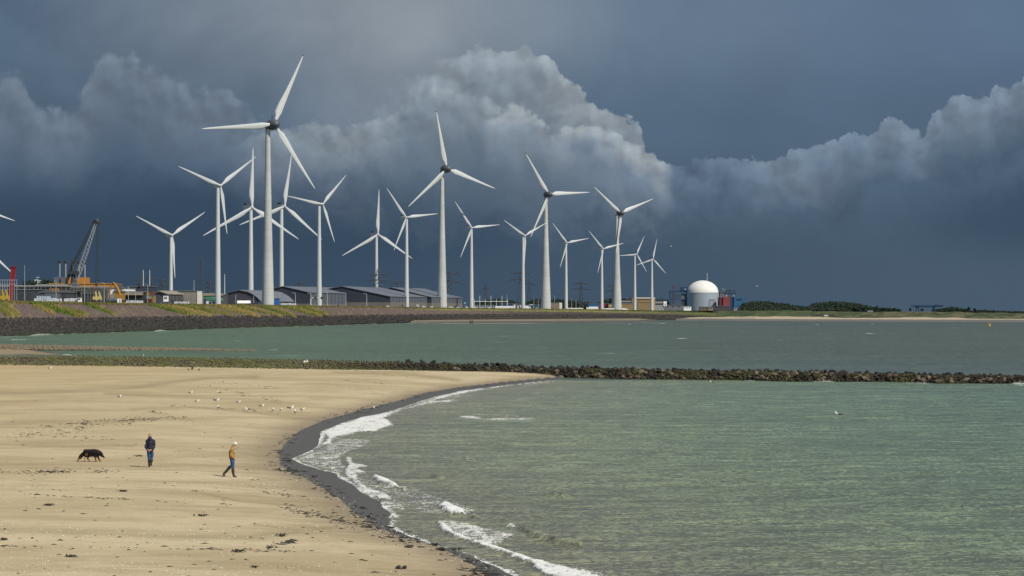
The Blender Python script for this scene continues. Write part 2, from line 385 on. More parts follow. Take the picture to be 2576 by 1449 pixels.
TROUGHS = [([(-60, 1194), (150, 1193), (330, 1197), (480, 1187), (640, 1186), (760, 1192)], 14), ([(-60, 1372), (200, 1376), (420, 1386), (620, 1382), (720, 1366), (800, 1350)], 30), ([(330, 1045), (480, 1040), (620, 1050), (770, 1062)], 8), ([(270, 1005), (420, 1012), (600, 1020), (700, 1024)], 12), ([(840, 950), (1000, 952), (1150, 966)], 8), ([(-60, 1090), (100, 1080), (250, 1082), (380, 1072)], 16), ([(640, 1345), (760, 1358), (900, 1352)], 10), ([(-60, 1003), (120, 1000), (330, 990), (520, 965), (640, 962)], 14), ([(-60, 1140), (120, 1146), (330, 1143)], 10), ([(760, 1290), (600, 1285), (480, 1262)], 8)]
def build_beach():
    xs = np.arange(-500, 1700, 5.0); ys = np.concatenate([np.arange(1640, 1480, -6), np.arange(1480, 860, -2.2), np.arange(860, 845, -3)])
    xx, yy = np.meshgrid(xs, ys); d = H * F / (yy - HY); P = np.stack([((xx - CX) * d / F).ravel(), d.ravel()], 1)
    z, iS, dS = beach_z(P)
    m = bpy.data.materials.new('sand'); m.use_nodes = True; t = NT(m.node_tree); p = t.n['Principled BSDF']
    pos = t.pos(); wet = t.attr('wet'); X, Y, Z = t.sep(pos)
    n1 = t.noise(t.map(pos, (.5, .7, 1)), .16, 6, .6, .6); n2 = t.noise(t.map(pos, (.5, 1, 1)), 1.1, 5, .6); n3 = t.noise(pos, 9, 3, .7)
    c = t.mix(t.ss(n1, .38, .62), C(.375, .305, .185), C(.505, .42, .27))
    c = t.mix(t.lr(X, -70, -8, 0.6, 0.0), c, C(.40, .295, .145))
    c = t.mix(t.mul(t.ss(n2, .5, .7), .35), c, C(.31, .25, .15))
    c = t.mix(t.mul(t.ss(n3, .56, .70), .5), c, C(.28, .22, .14))
    c = t.mix(t.mul(t.ss(n3, .42, .28), .45), c, C(.55, .47, .32))
    # thin damp streaks left by the falling tide
    st = t.noise(t.map(pos, (.05, .45, 1), (0, 0, R_(-14))), 1.0, 3, .5, 1.5)
    ln = t.m('ABSOLUTE', t.sub(st, .5)); c = t.mix(t.mul(t.mul(t.ss(ln, .010, .0), t.ss(n1, .45, .6)), .7), c, C(.22, .17, .10))
    st2 = t.noise(t.map(pos, (.03, .2, 1), (0, 0, R_(-10)), (5, 2, 0)), 1.0, 2, .5, .8)
    c = t.mix(t.mul(t.mul(t.ss(st2, .54, .68), t.ss(n2, .35, .6)), .45), c, C(.29, .225, .13))
    wn = t.add(wet, t.mul(t.sub(t.noise(pos, 1.6, 4, .6), .5), .5)); wm = t.ss(wn, .35, .7); wm0 = t.ss(wn, .0, .5)
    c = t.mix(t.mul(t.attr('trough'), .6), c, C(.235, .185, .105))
    dm = t.add(t.attr('damp'), t.mul(t.sub(n2, .5), .5)); c = t.mix(t.mul(t.ss(dm, .15, 1.05), .8), c, C(.20, .16, .11)); c = t.mix(wm, c, C(.078, .069, .057))
    peb = t.ss(t.noise(pos, 7, 2, .8), .60, .68); c = t.mix(t.mul(peb, t.mul(wm, .15)), c, C(.28, .28, .27))
    t.put(p.inputs['Base Color'], c); t.put(p.inputs['Roughness'], t.lr(wm, 0, 1, .9, .38)); p.inputs['IOR'].default_value = 1.33
    t.put(p.inputs['Specular IOR Level'], t.lr(wm, 0, 1, .15, .20))
    hgt = t.add(t.mul(n3, .02), t.mul(t.noise(t.map(pos, (.6, 1, 1)), 3, 4, .65), .05))
    t.put(p.inputs['Normal'], t.bump(hgt, t.lr(wm, 0, 1, .8, .35), 1.0))
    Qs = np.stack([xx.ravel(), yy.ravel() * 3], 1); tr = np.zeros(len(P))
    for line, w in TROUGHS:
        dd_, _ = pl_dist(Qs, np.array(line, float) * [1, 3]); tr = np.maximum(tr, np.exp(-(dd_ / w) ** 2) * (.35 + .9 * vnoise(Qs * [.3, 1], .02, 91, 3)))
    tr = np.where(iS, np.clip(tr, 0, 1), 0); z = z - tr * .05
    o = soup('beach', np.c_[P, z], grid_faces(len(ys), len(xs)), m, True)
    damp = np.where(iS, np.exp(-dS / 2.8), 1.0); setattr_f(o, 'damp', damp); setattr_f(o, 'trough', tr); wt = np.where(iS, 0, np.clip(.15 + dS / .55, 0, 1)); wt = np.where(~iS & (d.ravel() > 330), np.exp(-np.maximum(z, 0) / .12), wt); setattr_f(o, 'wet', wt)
    tag(o, kind='structure')
build_beach()

# ------------------------------------------------------------------ water
def c3(x0, y0, L): return [(603.7 + a / 2.954, 1006.2 + b / 2.954) for a, b in L]
FOAM = [  # plan outline (survey units), strength, lift in metres
 (c3(0, 0, [(600, 240), (760, 168), (1000, 105), (1150, 75), (1300, 35), (1420, 5), (1730, -4), (1600, 14), (1430, 28), (1200, 85), (1080, 130), (1130, 185), (1000, 240), (870, 245), (760, 275), (690, 300), (690, 335), (565, 355), (640, 290)]), 1.0, .05),
 ([(990, 1032), (1094, 1000), (1150, 985), (1212, 977), (1290, 966), (1292, 970), (1250, 977), (1195, 985), (1130, 998), (1080, 1012), (1040, 1022)], .95, .04),
 ([(1290, 967), (1340, 961), (1400, 957), (1395, 961), (1330, 967)], .8, .02),
 (c3(0, 0, [(380, 440), (470, 380), (600, 350), (760, 280), (1000, 290), (880, 370), (760, 420), (800, 500), (760, 545), (690, 540), (560, 500)]), .62, 0),
 (c3(0, 0, [(755, 420), (830, 408), (850, 465), (1000, 498), (890, 515), (970, 550), (880, 560), (910, 610), (1000, 660), (1110, 705), (1170, 750), (1030, 745), (910, 690), (845, 630), (765, 555), (795, 490)]), .85, .04),
 (c3(0, 0, [(860, 560), (1300, 640), (1500, 720), (1700, 790), (1900, 850), (1650, 870), (1300, 830), (1130, 830), (1000, 740), (880, 660)]), .52, 0),
 (c3(0, 0, [(965, 585), (1005, 568), (1100, 603), (1195, 648), (1150, 660), (1060, 635)]), 1.3, .16),
 (c3(0, 0, [(1190, 665), (1230, 648), (1280, 660), (1210, 680)]), .9, .10),
 (c3(0, 0, [(1045, 760), (1090, 735), (1180, 765), (1260, 800), (1120, 822), (1155, 850), (1110, 880), (1075, 900), (1130, 840)]), .62, .02),
 (c3(0, 0, [(1475, 795), (1520, 765), (1600, 800), (1730, 838), (1620, 868), (1560, 862)]), 1.1, .12),
 (c3(0, 0, [(1440, 905), (1520, 882), (1650, 905), (1800, 942), (2060, 1000), (1960, 1060), (1800, 1085), (1600, 1030), (1500, 985)]), .74, .03),
 (c3(0, 0, [(1440, 905), (1490, 890), (1600, 990), (1750, 1045), (2000, 1115), (2200, 1190), (2450, 1250), (2700, 1330), (2700, 1420), (2260, 1308), (2150, 1225), (2000, 1160), (1850, 1110), (1600, 1030), (1500, 980)]), 1.1, .07),
 (c3(0, 0, [(2100, 1160), (2500, 1230), (2800, 1300), (2800, 1420), (2400, 1290)]), .7, 0),
 (c3(0, 0, [(1965, 938), (2010, 908), (2075, 935), (2035, 958)]), .95, .05),
 (c3(0, 0, [(1580, 148), (1640, 116), (1720, 116), (1800, 136), (2220, 134), (2160, 156), (1900, 158), (1740, 150), (1650, 142)]), .85, .06),
 (c3(0, 0, [(1640, 130), (1700, 95), (1900, 90), (2200, 120), (2000, 140)]), .42, .04),
 (c3(0, 0, [(1650, 430), (1680, 395), (1760, 430), (1850, 455), (1700, 450)]), .5, .06),
 ([(1280, 1004), (1330, 1000), (1345, 1003), (1310, 1008)], .75, .04), ([(1325, 990), (1350, 987), (1368, 994), (1345, 995)], .75, .04),
 ([(1143, 995), (1190, 993), (1188, 997), (1150, 998)], .8, .03),
 ([(2228, 983), (2245, 982), (2247, 986), (2230, 986)], .6, .03), ([(2349, 1010), (2365, 1010), (2386, 1017), (2360, 1015)], .9, .04), ([(2400, 978), (2428, 978), (2428, 981)], .6, .02),
 ([(2220, 1062), (2260, 1063), (2240, 1066)], .45, .02),
 ([(2040, 957), (2060, 953), (2090, 958), (2100, 963), (2050, 962)], 1.0, .1), ([(1868, 955), (1890, 954), (1905, 960), (1880, 961)], .8, .06), ([(2270, 962), (2340, 961), (2340, 967), (2280, 966)], .7, .04), ([(2530, 960), (2560, 955), (2600, 962), (2600, 972), (2550, 970)], 1.0, .1),
 (c3(0, 0, [(2040, 940), (2100, 950), (2300, 1000), (2500, 1040), (2560, 1080), (2400, 1075), (2150, 1010)]), .12, .13),
 (c3(0, 0, [(1640, 845), (1700, 850), (1800, 880), (1760, 890)]), .1, .12), (c3(0, 0, [(1400, 560), (1500, 570), (1560, 600), (1450, 590)]), .05, .12),
 (c3(0, 0, [(2250, 700), (2330, 690), (2500, 715), (2400, 725)]), .1, .14), (c3(0, 0, [(1800, 330), (1900, 322), (2100, 345), (1950, 350)]), .1, .12), (c3(0, 0, [(2300, 330), (2500, 300), (2700, 310), (2500, 330)]), .1, .12),
 # behind the groyne and along the dike
 ([(668, 879.6), (700, 878.5), (700, 881.5), (672, 882)], 1.0, .1), ([(705, 881), (800, 881.5), (800, 884), (705, 883.5)], .55, 0),
 ([(153, 893), (165, 891), (190, 894), (200, 899), (160, 896)], 1.0, .1),
 ([(66, 845), (100, 839), (135, 841), (138, 844.5), (70, 848)], 1.1, .4), ([(385, 833.5), (402, 829.5), (420, 832), (440, 834), (390, 836)], 1.1, .4), ([(-40, 848), (60, 845.5), (60, 848), (-40, 851)], .8, .1),
]
def build_water():
    xs = np.concatenate([np.linspace(-6000, -420, 30), np.arange(-400, 3000, 4.0), np.linspace(3050, 9000, 30)])
    ys = np.concatenate([np.linspace(3300, 1660, 10), np.arange(1640, 1490, -5), np.arange(1490, 940, -2.0), np.arange(940, 830, -1.3), np.arange(830, 797, -.8), [796, 794, 792, 790, 788.2, 786.6]])
    xx, yy = np.meshgrid(xs, ys); d = H * F / (yy - HY); X = ((xx - CX) * d / F).ravel(); Y = d.ravel(); P = np.stack([X, Y], 1)
    px, py = xx.ravel(), yy.ravel(); Q = np.stack([px, py], 1)
    foam = np.zeros(len(P)); z = np.zeros(len(P))
    wob = (vnoise(Q * [.6, 1.6], .045, 11) - .5)
    for poly, st, lift in FOAM:
        pl = np.array(poly); lo = pl.min(0) - 40; hi = pl.max(0) + 40
        k = np.where((px > lo[0]) & (px < hi[0]) & (py > lo[1]) & (py < hi[1]))[0]
        if not len(k): continue
        ins = in_poly(Q[k], pl); dd, _ = pl_dist(Q[k] * [1, 2], np.vstack([pl, pl[:1]]) * [1, 2]); sd = np.where(ins, dd, -dd) + wob[k] * 14 * min(1, (hi[1] - lo[1] - 80) / 40 + .2) * (1 if st > .3 else .3)
        w = 9.0; mval = np.clip((sd + w * .7) / (1.7 * w), 0, 1) ** 1.2
        foam[k] = np.maximum(foam[k], mval * st)
        if lift: z[k] = np.maximum(z[k], lift * 1.35 * (np.clip(sd / 11 + .3, 0, 1) ** 2 * (3 - 2 * np.clip(sd / 11 + .3, 0, 1))))
    # thin foam along the waterlines
    dW, _ = pl_dist(P, W_w); lace = np.exp(-(dW / .34) ** 2) * (.55 + .6 * vnoise(P, .5, 4)); ebb = np.exp(-((dW - 1.6) / 1.5) ** 2) * np.clip(vnoise(P * [1, .5], .22, 14, 3) * 1.6 - .45, 0, 1) * .62; lace = np.maximum(lace, np.where(in_poly(P, closed_left(W_w)), 0, ebb)); foam = np.maximum(foam, np.where(Y < 300, lace, 0))
    dD, _ = pl_dist(P, TOE_w); foam = np.maximum(foam, np.exp(-(dD / 2.0) ** 2) * (vnoise(P, .06, 9) * 1.5 - .15) * 1.1)
    dB, _ = pl_dist(P, BAR_w); foam = np.maximum(foam, np.exp(-(dB / 14.0) ** 2) * (vnoise(P * [.6, 1], .02, 19) * .8 + .45))
    # scattered small whitecaps far out
    wc = vnoise(P * [1.0, .8], .09, 21, 2); foam = np.maximum(foam, np.where((Y > 320) & (Y < 2600), np.clip((wc - .83) * 9, 0, .9), 0))
    wc2 = vnoise(P * [1.0, .6], .35, 23, 2); foam = np.maximum(foam, np.where((Y <= 300) & (dW > 6), np.clip((wc2 - .9) * 5, 0, .45), 0))
    # swell
    inb = (Y < 300); a = np.clip(dW / 12, 0, 1) * inb
    sw = (vnoise(P @ np.array([[.97, -.25], [.25, .97]]) * [.35, 1], .22, 31, 3) - .5); z += a * .30 * sw
    z += np.where(Y >= 300, (vnoise(P * [.5, 1], .10, 33, 3) - .5) * .30, 0)
    z = np.where(Y > 2800, 0, z)
    # turbidity: colour of the suspended sand and silt
    def mixc(a, b, f): return a * (1 - f[:, None]) + b * f[:, None]
    bay = np.tile(np.array([.126, .160, .096]), (len(P), 1)); sh = np.array([.155, .142, .100])
    f = np.exp(-np.maximum(dW - 1, 0) / 14) ; col = mixc(bay, sh, f * .9)
    f = np.clip((X - 5) / 45, 0, 1); col = mixc(col, np.array([.070, .108, .082]), f * .75)
    beyond = Y > 300; left = np.array([.062, .095, .058]); rightc = np.array([.052, .068, .060])
    c2 = mixc(np.tile(left, (len(P), 1)), rightc, np.clip((px - 300) / 1700, 0, 1)); 
    c2 *= (1 - .18 * np.clip((Y - 700) / 1500, 0, 1))[:, None]
    col = np.where(beyond[:, None], c2 * 1.15, col * 1.02)
    blot = (vnoise(P * [.4, 1], .05, 41, 3) - .5); col *= (1 + .3 * blot)[:, None]
    m = bpy.data.materials.new('water'); m.use_nodes = True; t = NT(m.node_tree); p = t.n['Principled BSDF']
    pos = t.pos(); X_, Y_, Z_ = t.sep(pos)
    rp = t.map(pos, (1.15, 1.0, 1), (0, 0, R_(-14)))
    r1 = t.noise(rp, 3.0, 5, .70, .5); r2 = t.noise(t.map(pos, (.8, 1, 1), (0, 0, R_(-24))), .62, 4, .6, .5); r3 = t.noise(t.map(pos, (.5, 1, 1)), .13, 3, .5)
    far = t.ss(Y_, 250, 500)
    hh = t.add(t.mul(r1, t.lr(far, 0, 1, .30, .30)), t.add(t.mul(r2, t.lr(far, 0, 1, .6, 1.6)), t.mul(r3, t.lr(far, 0, 1, .3, 3.0))))
    base = t.attr('wcol', 0)
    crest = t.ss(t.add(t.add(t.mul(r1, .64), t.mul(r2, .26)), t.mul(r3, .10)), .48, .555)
    base = t.mix(t.mul(crest, t.lr(far, 0, 1, .9, .8)), base, t.mix(1.0, base, C(2.15, 2.25, 2.0), 'MULTIPLY'))  # wavelet crest brightness put into the colour
    r4 = t.noise(t.map(pos, (.32, 1, 1), (0, 0, R_(-18))), .5, 4, .55, .5); base = t.mix(t.mul(t.ss(r4, .50, .66), t.lr(far, 0, 1, .55, .4)), base, t.mix(1.0, base, C(1.45, 1.45, 1.35), 'MULTIPLY')); base = t.mix(t.mul(t.ss(r4, .48, .36), .35), base, t.mix(1.0, base, C(.72, .75, .78), 'MULTIPLY'))  # sunlit and shaded swell bands put into the base colour
    hh = t.add(hh, t.mul(r4, .9))
    fm = t.attr('foam')
    fn = t.add(t.mul(t.noise(t.map(pos, (1, .5, 1)), 1.9, 4, .62, .8), .5), t.mul(t.noise(t.map(pos, (1.5, .35, 1)), 7.0, 3, .65, .6), .5))
    fmask = t.ss(t.add(t.mul(fm, 1.0), t.mul(t.sub(fn, .5), 3.4)), .46, 1.0); fmask = t.mul(fmask, t.ss(fm, .05, .25))
    base = t.mix(fmask, base, C(.74, .74, .70))
    t.put(p.inputs['Base Color'], base); t.put(p.inputs['Roughness'], t.m('MAXIMUM', t.mul(fmask, .85), t.lr(far, 0, 1, .24, .42))); p.inputs['IOR'].default_value = 1.33; p.inputs['Specular IOR Level'].default_value = .42
    nb = t.add(hh, t.mul(fmask, .05))
    t.put(p.inputs['Normal'], t.bump(nb, t.lr(fmask, 0, 1, 1.0, .5), 1.0))
    o = soup('water', np.c_[X, Y, z], grid_faces(len(ys), len(xs)), m, True)
    setattr_f(o, 'foam', foam); setattr_c(o, 'wcol', np.c_[col, np.ones(len(P))]); tag(o, kind='structure')

# ------------------------------------------------------------------ dike, plan lines in survey units -> metres
DK = [  # x, toe distance, toe z, crest y (survey), crest distance
 (-2500, 640, -.3, 741, 672), (-500, 800, -.3, 748, 830), (-150, 825, -.3, 752, 853), (0, 842, -.3, 757.5, 872), (100, 886, -.3, 759, 916), (270, 1005, -.3, 762.5, 1036), (420, 1115, -.3, 764.5, 1146), (568, 1280, -.3, 766, 1312),
 (738, 1420, -.3, 768.5, 1452), (900, 1650, -.3, 771, 1684), (1013, 1900, .2, 772.5, 1935), (1140, 2115, 1.0, 774.5, 2150), (1300, 2230, 1.0, 776, 2265), (1500, 2400, 1.0, 778, 2435),
 (1640, 2600, -.2, 781, 2635), (1760, 2700, -.2, 783.5, 2735), (1850, 2790, .3, 788, 2810), (1900, 2840, 1.5, 792, 2850)]
TOE_w = np.array([(WX(a, b), b) for a, b, *_ in DK[1:12]])
BAR_w = np.array([flat(a, b) for a, b in [(1000, 811.5), (1060, 812.5), (1140, 813.3), (1300, 813.2), (1500, 812.6), (1600, 812.2), (1650, 811)]])
build_water()
_dx = np.arange(-2700, 2101, 5.0); _a = np.array(DK, float); _k = np.hanning(61); _k /= _k.sum()
_ds = [np.convolve(np.pad(np.interp(_dx, _a[:, 0], _a[:, i]), 30, mode='reflect', reflect_type='odd'), _k, 'valid') for i in range(1, 5)]
def dkat(x): return [float(np.interp(x, _dx, c)) for c in _ds]
def slope_pt(x, s):
    """s 0 at the toe, 1 at the crest"""
    dt, zt, yc, dc = dkat(x); zc = WZ(yc, dc); 
    prof_s = np.interp(s, [0, .35, 1], [0, .34, 1]); prof_z = np.interp(s, [0, .35, 1], [0, .50, 1])
    d = dt + (dc - dt) * prof_s; z = zt + (zc - zt) * prof_z
    return np.array([WX(x, d), d, z])
GP = [  # grass streaks on the slope: (x at the top, s top, x at the bottom, s bottom, width at top, green..straw)
 (5, .93, 40, .62, 30, .5), (85, 1.0, 190, .60, 55, .15), (110, .95, 215, .62, 30, .3), (225, .93, 280, .68, 26, .2), (385, 1.0, 470, .62, 40, .2), (425, .9, 520, .55, 55, .75), (460, .98, 575, .6, 40, .35), (510, .85, 530, .7, 25, .3),
 (545, 1.0, 640, .52, 55, .8), (600, .95, 700, .52, 40, .5), (660, 1.0, 735, .5, 40, .35), (720, .98, 800, .5, 45, .5), (760, .95, 815, .6, 40, .3), (95, .85, 130, .7, 25, .8), (0, .8, 25, .55, 28, .6)]
def build_dike():
    xs = np.concatenate([np.arange(-2500, -500, 12), np.arange(-500, -60, 8), np.arange(-60, 1300, 2.2), np.arange(1300, 1901, 3.0)])
    # sheet 1: earth and stone pitched slope, crest, back
    ss = np.concatenate([np.linspace(.30, 1, 26)]); rows = []
    for s in ss: rows.append(np.array([slope_pt(x, s) for x in xs]))
    for back, dz in ((4, .1), (9, 0), (16, -1.2), (40, -1.9)):
        r = np.array([slope_pt(x, 1) for x in xs]); r[:, 0] *= (r[:, 1] + back) / r[:, 1]; r[:, 1] += back; r[:, 2] += dz; rows.append(r)
    V = np.concatenate(rows); jit = (vnoise(V[:, :2] * [1, .6], .9, 51, 3) - .5); V[:, 2] += jit * .35
    m = bpy.data.materials.new('stone_pitching'); m.use_nodes = True; t = NT(m.node_tree); p = t.n['Principled BSDF']
    pos = t.pos(); n1 = t.noise(t.map(pos, (1, .5, 1)), .22, 5, .65); n2 = t.noise(pos, 1.6, 4, .75); v = t.noise(pos, 5, 2, .6)
    c = t.mix(t.ss(n2, .35, .65), C(.055, .042, .038), C(.165, .125, .11)); c = t.mix(t.ss(v, .62, .7), c, C(.24, .20, .17))
    c = t.mix(t.mul(t.ss(n1, .5, .68), .7), c, C(.20, .155, .085))
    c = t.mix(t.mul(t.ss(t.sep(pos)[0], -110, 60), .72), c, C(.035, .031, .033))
    g = t.attr('crest'); gn = t.noise(t.map(pos, (.3, 1, 1)), .6, 4, .6)
    gc = t.mix(t.ss(gn, .4, .6), C(.07, .09, .03), C(.20, .165, .075))
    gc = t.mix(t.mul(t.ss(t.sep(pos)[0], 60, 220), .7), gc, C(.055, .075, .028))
    c = t.mix(t.ss(t.add(g, t.mul(t.sub(n1, .5), .8)), .4, .6), c, gc)
    t.put(p.inputs['Base Color'], c); p.inputs['Roughness'].default_value = .95; p.inputs['Specular IOR Level'].default_value = .15
    t.put(p.inputs['Normal'], t.bump(n2, .6, .6))
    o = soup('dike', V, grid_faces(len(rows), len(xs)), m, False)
    s_all = np.concatenate([np.full(len(xs), s) for s in ss] + [np.full(len(xs), 1.2)] * 4); xa = np.tile(xs, len(rows))
    thr = np.interp(xa, [-2500, 1000, 1100, 1700, 1850], [1.0, .95, .74, .55, .15]); setattr_f(o, 'crest', np.clip((s_all - thr) * 8 + .5, 0, 1)); tag(o, kind='structure')
    # dark rock armour at the foot: rough heap of stones
    ss = np.linspace(-.02, .36, 22); rows = [np.array([slope_pt(x, s) for x in xs]) for s in ss]; V = np.concatenate(rows)
    V[:, 2] += .25; sc = V[:, 1] / 1000
    V[:, 0] += (rng.random(len(V)) - .5) * .30 * sc; V[:, 1] += (rng.random(len(V)) - .5) * 1.0; V[:, 2] += (rng.random(len(V)) - .5) * .75 + (vnoise(V[:, :2], .5, 61, 2) - .5) * .8
    m = bpy.data.materials.new('armour_stone'); m.use_nodes = True; t = NT(m.node_tree); p = t.n['Principled BSDF']; pos = t.pos()
    n = t.noise(t.map(pos, (1, .5, 1)), 1.3, 4, .8); c = t.mix(t.ss(n, .4, .7), C(.012, .012, .012), C(.085, .074, .066)); c = t.mix(t.ss(n, .71, .76), c, C(.4, .38, .35))
    gz = t.ss(t.sep(pos)[2], 2.6, .4); c = t.mix(t.mul(gz, t.mul(t.ss(t.noise(pos, .3, 3), .45, .6), .7)), c, C(.022, .030, .012))
    t.put(p.inputs['Base Color'], c); p.inputs['Roughness'].default_value = .9; p.inputs['Specular IOR Level'].default_value = .2
    o = soup('riprap', V, grid_faces(len(ss), len(xs)), m, False); tag(o, kind='stuff')
    # grass: tufts of blades
    Vg, Fg, Cg = [], [], []
    def tuft(pt, h, col, w):
        for _ in range(3):
            b = len(Vg); a = rng.uniform(0, 6.28); dx, dy = math.cos(a) * w, math.sin(a) * w; lx = rng.normal(0, .5) * h
            ox, oy = rng.normal(0, w, 2)
            Vg.extend([(pt[0] + ox - dx, pt[1] + oy - dy, pt[2] - .3), (pt[0] + ox + dx, pt[1] + oy + dy, pt[2] - .3), (pt[0] + ox + lx, pt[1] + oy, pt[2] + h * rng.uniform(.6, 1.2))]); Fg.append((b, b + 1, b + 2)); k = rng.uniform(.75, 1.25); Cg.extend([tuple(c * k for c in col) + (1,)] * 3)
    G, T_ = np.array([.09, .15, .022]), np.array([.33, .25, .10])
    for xt, st, xb, sb, wd, straw in GP:
        wd *= 1.3; sb -= .10
        for _ in range(int(3000 * wd / 45)):
            u = rng.random(); wv = rng.random(); x = xt + (xb - xt) * u + (wv - .5) * wd * (1 - .35 * u) * (1 if u < .85 else .6); s = st + (sb - st) * u + rng.normal(0, .03) - (wv - .5) * .12
            if s > 1.0: continue
            f = np.clip(straw * 1.1 + (wv - .45) * 1.0 + rng.normal(0, .12), 0, 1); tuft(slope_pt(x, s), .42, G * (1 - f) + T_ * f, .26)
    for _ in range(14000):   # crest fringe
        x = rng.uniform(-60, 1860); s = 1.0 - abs(rng.normal(0, .02 if x < 1000 else (.08 if x > 1150 else .04))); f = np.clip(rng.random() * .8 + (.25 if x < 1000 else 0) - (.35 if x > 1550 else 0), 0, 1)
        q = slope_pt(x, min(1, s)); 
        if rng.random() < .3: q = q * [1 + 6 / q[1], 1 + 6 / q[1], 1]
        tuft(q, rng.uniform(.2, .4), (G * .7 * (1 - f) + T_ * .7 * f) * (1 if x < 1500 else .55), .35)
    m = bpy.data.materials.new('grass_blades'); m.use_nodes = True; t = NT(m.node_tree); p = t.n['Principled BSDF']; t.put(p.inputs['Base Color'], t.attr('gcol', 0)); p.inputs['Roughness'].default_value = .9; p.inputs['Specular IOR Level'].default_value = .1
    o = soup('grass', Vg, Fg, m); setattr_c(o, 'gcol', Cg); tag(o, kind='stuff')
build_dike()

def build_far_land():
    # sandbar in front of the far part of the dike
    xs = np.arange(980, 1700, 6.0); rows = []
    wy = np.interp(xs, [980, 1060, 1140, 1300, 1500, 1600, 1700], [811.2, 812.3, 813.1, 813.0, 812.4, 811.6, 807.5])
    for k, (f, z) in enumerate(((-.02, -.3), (0, .0), (.25, .35), (.6, .8), (1.02, 1.9))):
        r = []
        for x, y in zip(xs, wy):
            dw = H * F / (y - HY); dt = max(dkat(x)[0] + 4, dw + 5); d = dw + (dt - dw) * f; r.append((WX(x, d), d, z * min(1, max(0.0, (1660 - x) / 60)) - (0.15 if x > 1650 else 0)))
        rows.append(r)
    V = np.concatenate(rows)
    m = bpy.data.materials.new('far_sand'); m.use_nodes = True; t = NT(m.node_tree); p = t.n['Principled BSDF']; pos = t.pos(); Z = t.sep(pos)[2]
    n = t.noise(t.map(pos, (.02, .2, 1)), 1, 4, .6); n2 = t.noise(pos, .25, 5, .7)
    c = t.mix(t.ss(t.add(Z, t.mul(t.sub(n, .5), .6)), .6, .95), C(.085, .08, .072), C(.20, .165, .115)); c = t.mix(t.mul(t.ss(n2, .52, .62), t.ss(Z, 1.0, 2.5)), c, C(.10, .09, .05)); c = t.mix(t.ss(n2, .42, .3), c, C(.30, .25, .17))
    t.put(p.inputs['Base Color'], c); p.inputs['Roughness'].default_value = .85; p.inputs['Specular IOR Level'].default_value = .2
    tag(soup('sandbar', V, grid_faces(len(rows), len(xs)), m, True), kind='structure')
    # far coast to the right: beach, dune face, dunes
    K = [(1690, 806.5, 1.5, 783, 2900), (1765, 806.2, 2.5, 782, 2860), (1850, 807.2, 3.2, 781.5, 2800), (1900, 807.6, 3.6, 781, 2700), (2000, 808, 3.4, 782, 2650), (2120, 808.5, 2.2, 783.5, 2600), (2200, 809, 2.2, 784.5, 2560), (2300, 809.4, 3.0, 784, 2520), (2400, 810, 2.6, 785.5, 2500), (2500, 810.5, 1.6, 787.5, 2480), (2576, 811, 1.0, 789, 2470), (2700, 812, .8, 789, 2460), (3300, 815, .8, 790, 2400), (5000, 820, .8, 790, 2300)]
    A = np.array(K, float); xs = np.concatenate([np.arange(1700, 2700, 2.5), np.arange(2700, 5000, 40)]); rows = []; tp = []
    def prof(x):
        wy, fz, ty, td = [np.interp(x, A[:, 0], A[:, i]) for i in range(1, 5)]; dw = H * F / (wy - HY); tz = WZ(ty, td); k = np.interp(x, [1700, 1860, 1900, 2030, 2080, 2576], [.2, .2, 1, 1, .35, .25])
        return [(dw - 20, -.3, 0), (dw, 0, 0), (dw + (td - dw) * .25, .5, 0), (dw + (td - dw) * .5, 1.3, 0), (dw + (td - dw) * .53, 1.3 + (fz - 1.3) * k, 0), (dw + (td - dw) * .56, fz, 0), (dw + (td - dw) * .60, fz + .8, 1), (dw + (td - dw) * .7, fz + 1.2, 1), (dw + (td - dw) * .8, fz + .9, 1), (dw + (td - dw) * .9, tz - .8, 1), (td, tz, 1), (td + 60, tz, 1), (td + 250, tz - .6, 1), (30000, tz - .6, 1)]
    PR = [prof(x) for x in xs]; V = []; G = []
    for k in range(len(PR[0])):
        for x, pr in zip(xs, PR): d, z, g = pr[k]; V.append((WX(x, d), d, z)); G.append(g)
    V = np.array(V); G = np.array(G, float); nn = vnoise(V[:, :2] * [1, .3], .06, 71, 4) - .5
    V[:, 2] += np.where(G > 0, nn * 3.0, nn * .25) * (V[:, 1] < 2790)
    m = bpy.data.materials.new('dune'); m.use_nodes = True; t = NT(m.node_tree); p = t.n['Principled BSDF']; pos = t.pos(); X_, Y_, Z = t.sep(pos); g = t.attr('green')
    n = t.noise(t.map(pos, (.02, .15, 1)), 1, 4, .6); n2 = t.noise(t.map(pos, (1, .4, 1)), .09, 5, .75); n3 = t.noise(t.map(pos, (.3, 1, 1)), .03, 4, .6)
    c = t.mix(t.ss(t.add(Z, t.mul(t.sub(n, .5), .6)), 1.15, 1.6), C(.135, .125, .115), C(.40, .33, .23))
    gc = t.mix(t.ss(n2, .4, .62), C(.035, .048, .024), C(.12, .115, .055)); gc = t.mix(t.mul(t.ss(n3, .55, .7), .6), gc, C(.06, .09, .03)); gc = t.mix(t.ss(Y_, 2500, 2560, 0, .5), gc, C(.045, .07, .025))
    gm = t.ss(t.add(g, t.mul(t.sub(n2, .5), 1.6)), .35, .6); gm = t.mul(gm, t.ss(Z, 1.6, 2.4)); c = t.mix(gm, c, gc)
    t.put(p.inputs['Base Color'], c); p.inputs['Roughness'].default_value = .9; p.inputs['Specular IOR Level'].default_value = .15
    o = soup('dunes', V, grid_faces(len(PR[0]), len(xs)), m, True); setattr_f(o, 'green', G); tag(o, kind='structure')
    # flat inland ground
    A2 = np.array(DK, float); V = []; xs = np.linspace(-4500, 1950, 80)
